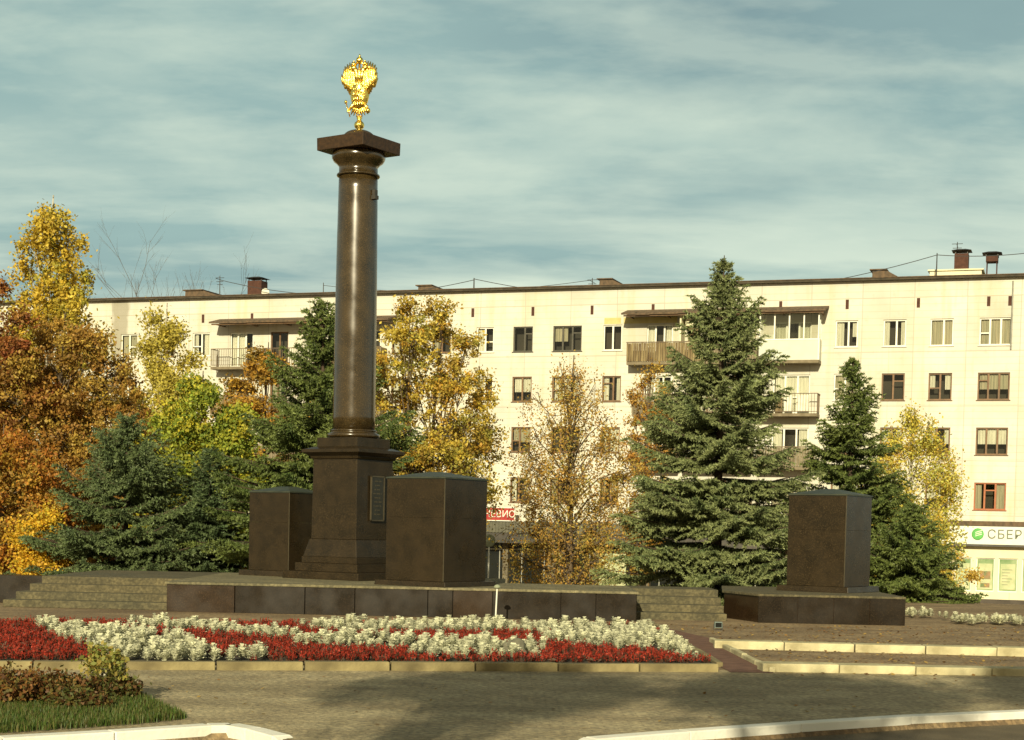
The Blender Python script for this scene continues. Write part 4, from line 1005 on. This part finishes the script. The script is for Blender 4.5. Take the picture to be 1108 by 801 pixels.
shade_trees = [('first tree in the row across the road casting shade', -4.4, -7.0, 10.3, 1.5), ('second tree in the row across the road casting shade', -1.0, -6.6, 10.2, 1.5), ('third tree in the row across the road casting shade', 2.6, -5.6, 10.3, 1.9)]
for i, (l, X, Y, H, r_) in enumerate(shade_trees): shade_tree(l, X, Y, H, r_, 20+i)

# foreground corner: grass, bushes, sapling
def poly_pts(poly, n, r=rng):
    P_ = np.array([(p[0], p[1]) for p in poly]); lo, hi = P_.min(0), P_.max(0); out = []
    while len(out) < n:
        q = lo+(hi-lo)*r.random((n,2)); ins = np.zeros(n,bool); j = len(P_)-1
        for i in range(len(P_)):
            xi, yi = P_[i]; xj, yj = P_[j]; cond = ((yi > q[:,1]) != (yj > q[:,1])) & (q[:,0] < (xj-xi)*(q[:,1]-yi)/((yj-yi) or 1e-9)+xi); ins ^= cond; j = i
        out += list(map(tuple, q[ins]))
    return np.array(out[:n])
def blades(name, pts, h, w, pal, mtl, lean=.5, parent=None, zb=0.01):
    N = len(pts); b = np.column_stack([pts, np.full(N, zb)]); a = rng.random(N)*6.283; hh = h*(.5+.8*rng.random(N))
    d = np.column_stack([np.cos(a), np.sin(a), np.zeros(N)]); s = np.column_stack([-np.sin(a), np.cos(a), np.zeros(N)])*w/2; ln = (lean*rng.random(N)*hh)[:,None]
    m = b+d*ln*.4; m[:,2] += hh*.6; t = b+d*ln; t[:,2] += hh
    v = np.stack([b-s, b+s, m+s*.7, m-s*.7, t], 1).reshape(-1,3); i0 = np.arange(N)*5
    q = np.vstack([np.column_stack([i0,i0+1,i0+2]), np.column_stack([i0,i0+2,i0+3]), np.column_stack([i0+3,i0+2,i0+4])])
    pal = np.array(pal); c = pal[rng.integers(0,len(pal),N)]*(.7+.6*rng.random((N,1)))
    return np_mesh(name, v, q, mtl, parent, np.repeat(c,5,axis=0))
gp = [G(x, y) for x, y in ((-120,742),(60,740),(136,746),(168,762),(204,779),(150,785),(0,795),(-120,800))]
tag(blades('grass', poly_pts(gp, 34000), .065, .009, [(.05,.09,.015),(.07,.12,.02),(.10,.12,.03),(.13,.12,.04)], M['grass']), 'short green grass in the corner behind the white kerb', 'grass', kind='stuff')
def bush(label, x, y, w, h, pal, n, seed, ls=.022):
    g = G(x, y); r2 = np.random.default_rng(seed); s = g.y/F; Rw = w*s/2; H = h*s
    root = thing('wild_bush', label, 'shrub', (g.x, g.y, 0)); mb = MB(); tips = []
    for i in range(46):
        a = r2.random()*6.283; rr = Rw*r2.random()**.6; e = Vector((math.cos(a)*rr, math.sin(a)*rr*.7, H*(.55+.45*r2.random())*(1-.35*(rr/Rw)**2)))
        mb.tube([(e.x*.3,e.y*.3,0),(e.x*.75,e.y*.75,e.z*.55),e], [.006,.004,.002], 4, cap=False); tips.append(e)
    mb.build('stem', M['bark'], root); tips = np.array([tuple(t) for t in tips]); ids = r2.integers(0,len(tips),n); u = (.25+.8*r2.random(n))[:,None]
    c = tips[ids]*np.concatenate([.3+.7*u, .3+.7*u, u],1)+r2.normal(size=(n,3))*.045; c[:,2] = np.abs(c[:,2])
    pal = np.array(pal); cc = pal[r2.integers(0,len(pal),n)]*(.6+.7*r2.random((n,1))); v, q, k = leaf_quads(c, ls*(.6+.8*r2.random(n)), cc); np_mesh('foliage', v, q, M['leaf'], root, k)
RB = [(.20,.09,.025),(.24,.14,.035),(.13,.11,.03),(.14,.06,.02)]; BG = [(.09,.10,.025),(.14,.11,.03),(.12,.06,.02)]
bush('reddish brown wild bush at the far left of the grassy corner', -5, 764, 110, 42, RB, 6500, 31)
bush('reddish wild bush in the middle of the grassy corner', 55, 762, 95, 34, RB+BG, 6500, 32)
bush('greener wild bush right of the sapling beside the yard', 124, 759, 52, 30, BG, 4200, 33)
bush('low olive bush in front of the sapling', 84, 769, 70, 20, BG, 3600, 34)
def sapling():
    g = G(112, 759); s = g.y/F; root = thing('maple_sapling', 'young sapling with a small leafy crown above the wild bushes', 'sapling', (g.x, g.y, 0)); H = 50*s
    mb = MB().tube([(0,0,0),(.01,0,H*.5),(0,0,H*.95)], [.014,.011,.004], 6); tips = []
    for i in range(16):
        a = i*2.4; f = .5+.5*i/16; e = Vector((math.cos(a)*.22*(1.3-f), math.sin(a)*.22*(1.3-f), H*f+.05)); mb.tube([(0,0,H*f*.85), e], [.005,.002], 4); tips.append(tuple(e))
    mb.build('trunk', M['birchbark'], root); tips = np.array(tips); ids = rng.integers(0,16,620); c = tips[ids]+rng.normal(size=(620,3))*.05
    pal = np.array([(.20,.22,.05),(.28,.26,.06),(.36,.28,.07)]); v, q, k = leaf_quads(c, .026*(.6+.8*rng.random(620)), pal[rng.integers(0,3,620)]); np_mesh('crown', v, q, M['leaf'], root, k)
sapling()

# ------------------------------------------------------------------ flowers
WH = [[(33,671),(58,672),(120,678),(190,690),(218,702),(236,722),(130,722),(100,706),(60,689)],
      [(140,669),(215,670),(250,676),(325,686),(330,694),(250,687),(215,680),(145,676)],
      [(325,692),(380,689),(460,693),(548,700),(548,717),(455,716),(455,708),(400,704),(330,701)],
      [(330,670),(590,671),(590,681),(380,683),(330,676)],
      [(550,700),(588,700),(588,717),(550,717)],
      [(584,670),(645,672),(700,676),(744,698),(772,717),(765,719),(716,712),(700,706),(650,703),(596,696),(584,690)],
      [(236,678),(300,680),(296,684),(240,684)], [(238,716),(262,707),(292,716),(290,721),(238,721)]]
WHw = [[tuple(G(x, 681+(y-671)*.80).xy) for x, y in p] for p in WH]
def inside(q, poly):
    ins = np.zeros(len(q),bool); j = len(poly)-1
    for i in range(len(poly)):
        xi, yi = poly[i]; xj, yj = poly[j]; ins ^= ((yi > q[:,1]) != (yj > q[:,1])) & (q[:,0] < (xj-xi)*(q[:,1]-yi)/((yj-yi) or 1e-9)+xi); j = i
    return ins
def grid_pts(sp, jit):
    P_ = np.array([(p.x, p.y) for p in bed_poly]); lo, hi = P_.min(0)+.1, P_.max(0)-.1
    xs = np.arange(max(lo[0], -14), hi[0], sp); ys = np.arange(lo[1], hi[1], sp); g = np.array(np.meshgrid(xs, ys)).reshape(2,-1).T; g = g+rng.normal(size=g.shape)*jit
    return g[inside(g, [tuple(p) for p in P_])]
allp = grid_pts(.215, .045); wm = np.zeros(len(allp), bool)
fuzz = allp+rng.normal(size=allp.shape)*np.array([.10,.16])
for p in WHw: wm |= inside(fuzz, p)
# stone sits in a gap of the white row
stone_c = G(556, 712)
wp = allp[wm]; wp = wp[np.hypot(wp[:,0]-stone_c.x, wp[:,1]-stone_c.y) > .30]
def silver_plant(seed):
    r2 = np.random.default_rng(seed); vs = []; qs = []; cs = []
    for i in range(22):
        a = i*2.4+r2.normal()*.2; el = 1.45-1.15*(i/22)+r2.normal()*.12; L = (.13+.07*r2.random())*(.65+.5*(1-i/22))
        d = np.array([math.cos(a)*math.cos(el), math.sin(a)*math.cos(el), math.sin(el)]); s = np.array([-math.sin(a), math.cos(a), 0]); b = np.array([0,0,.02+.07*r2.random()])
        # lobed leaf: stem quad + side lobes
        for k in range(4):
            u0, u1 = k/4, (k+1)/4; w0 = .040*math.sin(math.pi*(u0*.85+.12))
            p0 = b+d*L*u0; p1 = b+d*L*u1+np.array([0,0,-.01*u1]); n0 = len(vs)
            vs += [p0-s*.010, p0+s*.010, p1+s*.012, p1-s*.012]; qs.append((n0,n0+1,n0+2,n0+3))
            for sg in (-1,1):
                n0 = len(vs); vs += [p0+s*sg*.008, p0+s*sg*(w0+.014)+d*.028+np.array([0,0,.008]), p1+s*sg*w0*1.1, p1+s*sg*.008]; qs.append((n0,n0+1,n0+2,n0+3))
        c = np.array([.70,.70,.50])*(.60+.5*r2.random()); cs += [c]*(len(vs)-len(cs))
    return np.array(vs), np.array(qs), np.array(cs)
variants = [silver_plant(s) for s in range(5)]
dist = np.hypot(wp[:,0], wp[:,1]); order = np.argsort(dist); wp = wp[order]
# only what stands within the frame counts as an individual
ax_ = wp[:,0]/wp[:,1]; vis = np.abs(ax_) < .315
ind = np.where(vis)[0][:300]; rest = np.setdiff1d(np.arange(len(wp)), ind)
proto = []
for k, (v, q, c) in enumerate(variants):
    o = np_mesh('silver_plant', v, q, M['petal'], None, c); proto.append(o)
for n_, i in enumerate(ind):
    src = proto[n_ % 5]; o = src if n_ < 5 else src.copy()
    if n_ >= 5: COL.objects.link(o)
    o.location = (wp[i,0], wp[i,1], .03); o.rotation_euler = (random.gauss(0,.08), random.gauss(0,.08), random.random()*6.28); s = random.choice([.45,.6,.75,.85])*random.uniform(.9,1.1); o.scale = (s,s,s*random.uniform(.9,1.2))
    tag(o, 'small silvery white foliage plant in a pale drift of the flower bed', 'plant', 'silvery plants in the flower bed')
def scatter(name, pts, vars_, scale=(.55,.88)):
    V, Q, C_ = [], [], []; off = 0
    for p in pts:
        v, q, c = vars_[rng.integers(0,len(vars_))]; a = rng.random()*6.28; s = scale[0]+(scale[1]-scale[0])*rng.random(); ca, sa = math.cos(a)*s, math.sin(a)*s
        vv = np.column_stack([v[:,0]*ca-v[:,1]*sa+p[0], v[:,0]*sa+v[:,1]*ca+p[1], v[:,2]*s*(.9+.25*rng.random())+.03]); V.append(vv); Q.append(q+off); C_.append(c*(.85+.3*rng.random())); off += len(v)
    return np_mesh(name, np.vstack(V), np.vstack(Q), M['petal'], None, np.clip(np.vstack(C_),0,1))
tag(scatter('silver_foliage_carpet', wp[rest], variants), 'pale silvery foliage carpet further back in the flower bed', 'plants', kind='stuff')
def red_plant(seed):
    r2 = np.random.default_rng(seed); vs, qs, cs = [], [], []
    for i in range(20):     # dark leaves
        a = r2.random()*6.28; c = np.array([math.cos(a)*.07*r2.random(), math.sin(a)*.07*r2.random(), .02+.09*r2.random()]); u = r2.normal(size=3)*.022; w = r2.normal(size=3)*.016
        n0 = len(vs); vs += [c-u, c+w, c+u, c-w]; qs.append((n0,n0+1,n0+2,n0+3)); cs += [np.array([.07,.035,.02])*(.6+.7*r2.random())]*4
    for i in range(10):
        a = r2.random()*6.28; r = .075*r2.random()**.5; b = np.array([math.cos(a)*r, math.sin(a)*r, .06]); h = .05+.09*r2.random(); ln = r2.normal(size=2)*.012
        for k in range(5):
            f = k/5; c = b+np.array([ln[0]*f, ln[1]*f, h*f]); u = r2.normal(size=3)*.009; w = r2.normal(size=3)*.008; u[2] += .009
            n0 = len(vs); vs += [c-u, c+w, c+u, c-w]; qs.append((n0,n0+1,n0+2,n0+3)); cs += [np.array([.34,.034,.016])*(.4+.9*r2.random())]*4
    return np.array(vs), np.array(qs), np.array(cs)
rv = [red_plant(s) for s in range(6)]
allr = grid_pts(.15, .035); rm = np.ones(len(allr), bool)
fuzz = allr+rng.normal(size=allr.shape)*np.array([.10,.16])
for p in WHw: rm &= ~inside(fuzz, p)
rp_ = allr[rm]; tag(scatter('red_flower_carpet', rp_, rv), 'dark red flowers planted densely in the wavy bands of the bed', 'flowers', kind='stuff')
# boulder
mb = MB(); ellips(mb, (0,0,.09), (.17,.13,.15), 14, 9)
mb.v = [(x*(1+.15*math.sin(z*40+y*9)), y*(1+.12*math.cos(x*25)), max(0,z)*(1+.1*math.sin(x*20))) for x, y, z in mb.v]
o = mb.build('boulder', M['stone'], None, smooth=True, loc=(stone_c.x, stone_c.y, .02)); tag(o, 'grey round stone sitting in the front of the flower bed', 'stone')
# small white flower clumps on the right ground
def flower_clump(label, x0, x1, y, n):
    a, b = G(x0,y), G(x1,y); pts = np.array([(a.x+(b.x-a.x)*rng.random()+rng.normal()*.1, a.y+(b.y-a.y)*.5+rng.normal()*.45) for _ in range(n)])
    tag(scatter('white_flower_patch', pts, variants, (.45,.75)), label, 'flowers', kind='stuff')
flower_clump('low white flowers beside the right platform corner', 982, 1005, 668, 22)
flower_clump('long patch of low white flowers before the bank', 1038, 1130, 676, 95)

# ------------------------------------------------------------------ small objects
def round_sign(px, ydisc, ybase, d, z0, rdisc, label, tilt=0):
    b = P(px, ybase, d); t = P(px, ydisc, d); root = thing('road_sign', label, 'sign', (b.x, d, z0)); H = t.z-z0
    MB().tube([(0,0,0),(0,0,H+rdisc*.5)], .035, 10).build('post', M['postwhite'], root)
    mb = MB(); ds = MB().lathe([(rdisc,0),(rdisc,.02),(rdisc-.02,.03),(.01,.03)], 28); mb.add([Matrix.Translation((0,-.04,H)) @ Matrix.Rotation(R(90),4,'X') @ Vector(v) for v in ds.v], ds.f); mb.build('sign_disc', M['discgrey'], root)
round_sign(528, 585, 640, 70, gz(70), .27, 'round grey green road sign on a white post behind the tall block')
def marker(px, ytop, ybase, d, label):  # post shape added where a windscreen reflection doubles the road sign
    b = G(px, ybase); root = thing('reflection_post', label, 'reflected_post', (b.x, b.y, 0)); s = b.y/F; H = (ybase-ytop)*s
    MB().tube([(0,0,0),(.02,0,H)], .015, 10).build('post', M['postwhite'], root)
    MB().lathe([(.02,-.02),(.06,.0),(.065,.02),(.04,.05),(.01,.06)], 20, (.02,0,H)).build('post_head', M['discgrey'], root)
marker(536, 636, 673, 31.6, 'reflection built as a short white post with a round grey head before the platform')
b = P(521, 622, 44); root = thing('traffic_bollard', 'small red and pale bollard behind the base of the tall block', 'bollard', (b.x, 44, gz(44)))
zt2 = P(521, 612, 44).z-gz(44)
MB().lathe([(.11,0),(.09,.1),(.08,zt2-.32)], 16).build('lower_body', M['orange'], root); MB().lathe([(.085,zt2-.318),(.10,zt2-.2),(.09,zt2-.05),(.03,zt2)], 16).build('pale_top', M['pink'], root)
g = G(777, 682); root = thing('ground_floodlight', 'small blue grey floodlight on the ground by the right steps', 'floodlight', (g.x, g.y, 0))
root.scale = (.7,.7,.8)
MB().box((-.10,-.07,.05),(.10,.07,.19)).build('housing', M['bluebin'], root, bevel=.012); MB().box((-.08,-.078,.07),(.08,-.071,.17)).build('lens', M['shopglass'], root)
MB().box((-.12,-.015,0),(-.105,.015,.14)).box((.105,-.015,0),(.12,.015,.14)).box((-.12,-.02,0),(.12,.02,.012)).build('bracket', M['darkmetal'], root)
# low dark parapet at the far right
g0, g1 = XY(962,650,47), XY(1045,650,47); zz1 = P(1000,640,47).z; zg = gz(47)-.05
root = thing('low_granite_wall', 'low dark granite wall behind the right platform near the bank', 'wall', (g0, 47, zg))
hh = zz1-zg
MB().box((0,0,0),(g1-g0,.6,hh*.45)).build('lower_course', M['granite2'], root, bevel=.01)
MB().box((.05,.12,hh*.451),(g1-g0,.55,hh*.95)).build('upper_course', M['granite2'], root, bevel=.01)
MB().box(((g1-g0)*.55,-.25,0),((g1-g0)*.85,-.003,hh)).build('end_block', M['granite2'], root, bevel=.01)
# pigeon-sized dark leaf litter on the ground
lp = []
pg = [G(x, y) for x, y in ((700,676),(1150,680),(1150,733),(840,733),(775,690))]
pts = poly_pts(pg, 1500); c = np.column_stack([pts, .012+.01*rng.random(len(pts))]); pal = np.array([(.34,.19,.06),(.22,.12,.05),(.45,.30,.09)])
N = len(c); a = rng.random(N)*6.28; s = .02+.02*rng.random(N); U = np.column_stack([np.cos(a),np.sin(a),rng.normal(size=N)*.2])*s[:,None]; Vv = np.column_stack([-np.sin(a),np.cos(a),rng.normal(size=N)*.2])*s[:,None]*.7
v = np.stack([c-U,c+Vv,c+U,c-Vv],1).reshape(-1,3); o = np_mesh('fallen_leaves', v, np.arange(N*4).reshape(-1,4), M['leaf'], None, np.repeat(pal[rng.integers(0,3,N)],4,axis=0)); tag(o, 'dry fallen leaves scattered over the paving at right', 'leaves', kind='stuff')
pts = poly_pts([G(x, y) for x, y in ((0,728),(1108,736),(1108,765),(700,788),(320,795),(200,770))], 160); c = np.column_stack([pts, .010+.006*rng.random(len(pts))])
N = len(c); a = rng.random(N)*6.28; s = .012+.018*rng.random(N); U = np.column_stack([np.cos(a),np.sin(a),rng.normal(size=N)*.2])*s[:,None]; Vv = np.column_stack([-np.sin(a),np.cos(a),rng.normal(size=N)*.2])*s[:,None]*.7
v = np.stack([c-U,c+Vv,c+U,c-Vv],1).reshape(-1,3); o = np_mesh('fallen_leaves', v, np.arange(N*4).reshape(-1,4), M['leaf'], None, np.repeat(pal[rng.integers(0,3,N)],4,axis=0)); tag(o, 'few dry leaves blown over the worn yard in front', 'leaves', kind='stuff')

# ------------------------------------------------------------------ light
sd = bpy.data.lights.new('sun', 'SUN'); sd.energy = 5.0; sd.angle = R(.5); sd.color = (1, .89, .60)
sun = bpy.data.objects.new('sun', sd); COL.objects.link(sun)
az, el = R(SUN_AZ), R(SUN_EL)
to_sun = Vector((-math.sin(az)*math.cos(el), -math.cos(az)*math.cos(el), math.sin(el)))
sun.rotation_euler = to_sun.to_track_quat('Z', 'Y').to_euler()
w = bpy.data.worlds.new('World'); scene.world = w; w.use_nodes = True; nt = w.node_tree; N_ = nt.nodes; L_ = nt.links
bg = N_['Background']; bg.inputs[1].default_value = .10
sky = N_.new('ShaderNodeTexSky'); sky.sky_type = 'NISHITA'; sky.sun_disc = False; sky.sun_elevation = el; sky.sun_rotation = math.atan2(to_sun.x, to_sun.y)
sky.air_density = 1.2; sky.dust_density = 1.0; sky.ozone_density = 2.0
geo = N_.new('ShaderNodeTexCoord'); sep = N_.new('ShaderNodeSeparateXYZ'); L_.new(geo.outputs['Generated'], sep.inputs[0])
zz = N_.new('ShaderNodeMath'); zz.operation = 'MAXIMUM'; zz.inputs[1].default_value = 0; L_.new(sep.outputs[2], zz.inputs[0])
za = N_.new('ShaderNodeMath'); za.operation = 'ADD'; za.inputs[1].default_value = .16; L_.new(zz.outputs[0], za.inputs[0])
dx = N_.new('ShaderNodeMath'); dx.operation = 'DIVIDE'; L_.new(sep.outputs[0], dx.inputs[0]); L_.new(za.outputs[0], dx.inputs[1])
dy = N_.new('ShaderNodeMath'); dy.operation = 'DIVIDE'; L_.new(sep.outputs[1], dy.inputs[0]); L_.new(za.outputs[0], dy.inputs[1])
cmb = N_.new('ShaderNodeCombineXYZ'); L_.new(dx.outputs[0], cmb.inputs[0]); L_.new(dy.outputs[0], cmb.inputs[1]); cmb.inputs[2].default_value = 3.7
def cn(scale, det, dist, sx=1, sy=1, loc=(0,0,0)):
    mp = N_.new('ShaderNodeMapping'); mp.inputs['Scale'].default_value = (sx,sy,1); mp.inputs['Location'].default_value = loc; L_.new(cmb.outputs[0], mp.inputs[0])
    n = N_.new('ShaderNodeTexNoise'); n.inputs['Scale'].default_value = scale; n.inputs['Detail'].default_value = det; n.inputs['Distortion'].default_value = dist; n.inputs['Roughness'].default_value = .55; L_.new(mp.outputs[0], n.inputs['Vector']); return n.outputs[0]
big = ramp(nt, cn(.7, 9, .1, .9, 1.1, (2.2,3.3,0)), .34, .60)
streak = ramp(nt, cn(1.4, 14, .15, .9, 1.15, (5.0,3,0)), .50, .74)
fine = ramp(nt, cn(4.0, 15, .1, .8, 1.3, (9,2,0)), .46, .64)
K = 10.0   # background strength .10 -> cloud colours are radiance * 10
dark = tuple(K*v for v in (.19,.29,.295)); mid = tuple(K*v for v in (.285,.42,.39)); lite = tuple(K*v for v in (.68,.76,.60))
c = mixc(nt, big, dark, mid)
m1 = N_.new('ShaderNodeMath'); m1.operation = 'MULTIPLY'; m1.inputs[1].default_value = .7; L_.new(streak, m1.inputs[0]); c = mixc(nt, m1.outputs[0], c, lite)
m2 = N_.new('ShaderNodeMath'); m2.operation = 'MULTIPLY'; m2.inputs[1].default_value = .32; L_.new(fine, m2.inputs[0]); c = mixc(nt, m2.outputs[0], c, lite)
# bands of broken, brighter cloud low over the horizon
band = ramp(nt, cn(1.0, 14, .1, .6, 1.9, (3.1,5.2,0)), .46, .60)
low = ramp(nt, sep.outputs[2], .13, .23, (1,1,1), (0,0,0))
mb_ = N_.new('ShaderNodeMath'); mb_.operation = 'MULTIPLY'; L_.new(band, mb_.inputs[0]); L_.new(low, mb_.inputs[1])
c = mixc(nt, mb_.outputs[0], c, lite)
# the veil is thicker and darker overhead, and warmer towards the low sun
zd = ramp(nt, sep.outputs[2], .32, .55, (1,1,1), (.36,.36,.36)); c = mixc(nt, 1.0, c, zd, 'MULTIPLY')
dp = N_.new('ShaderNodeVectorMath'); dp.operation = 'DOT_PRODUCT'; dp.inputs[1].default_value = tuple(to_sun); L_.new(geo.outputs['Generated'], dp.inputs[0])
c = mixc(nt, ramp(nt, dp.outputs['Value'], .1, .95), c, tuple(K*v for v in (.50,.40,.22)))
c = mixc(nt, .93, sky.outputs[0], c)
L_.new(c, bg.inputs[0])
vs_ = scene.view_settings; vs_.view_transform = 'Standard'; vs_.look = 'None'; vs_.exposure = .22; vs_.gamma = 1
scene.cycles.max_bounces = 6; scene.cycles.transparent_max_bounces = 12
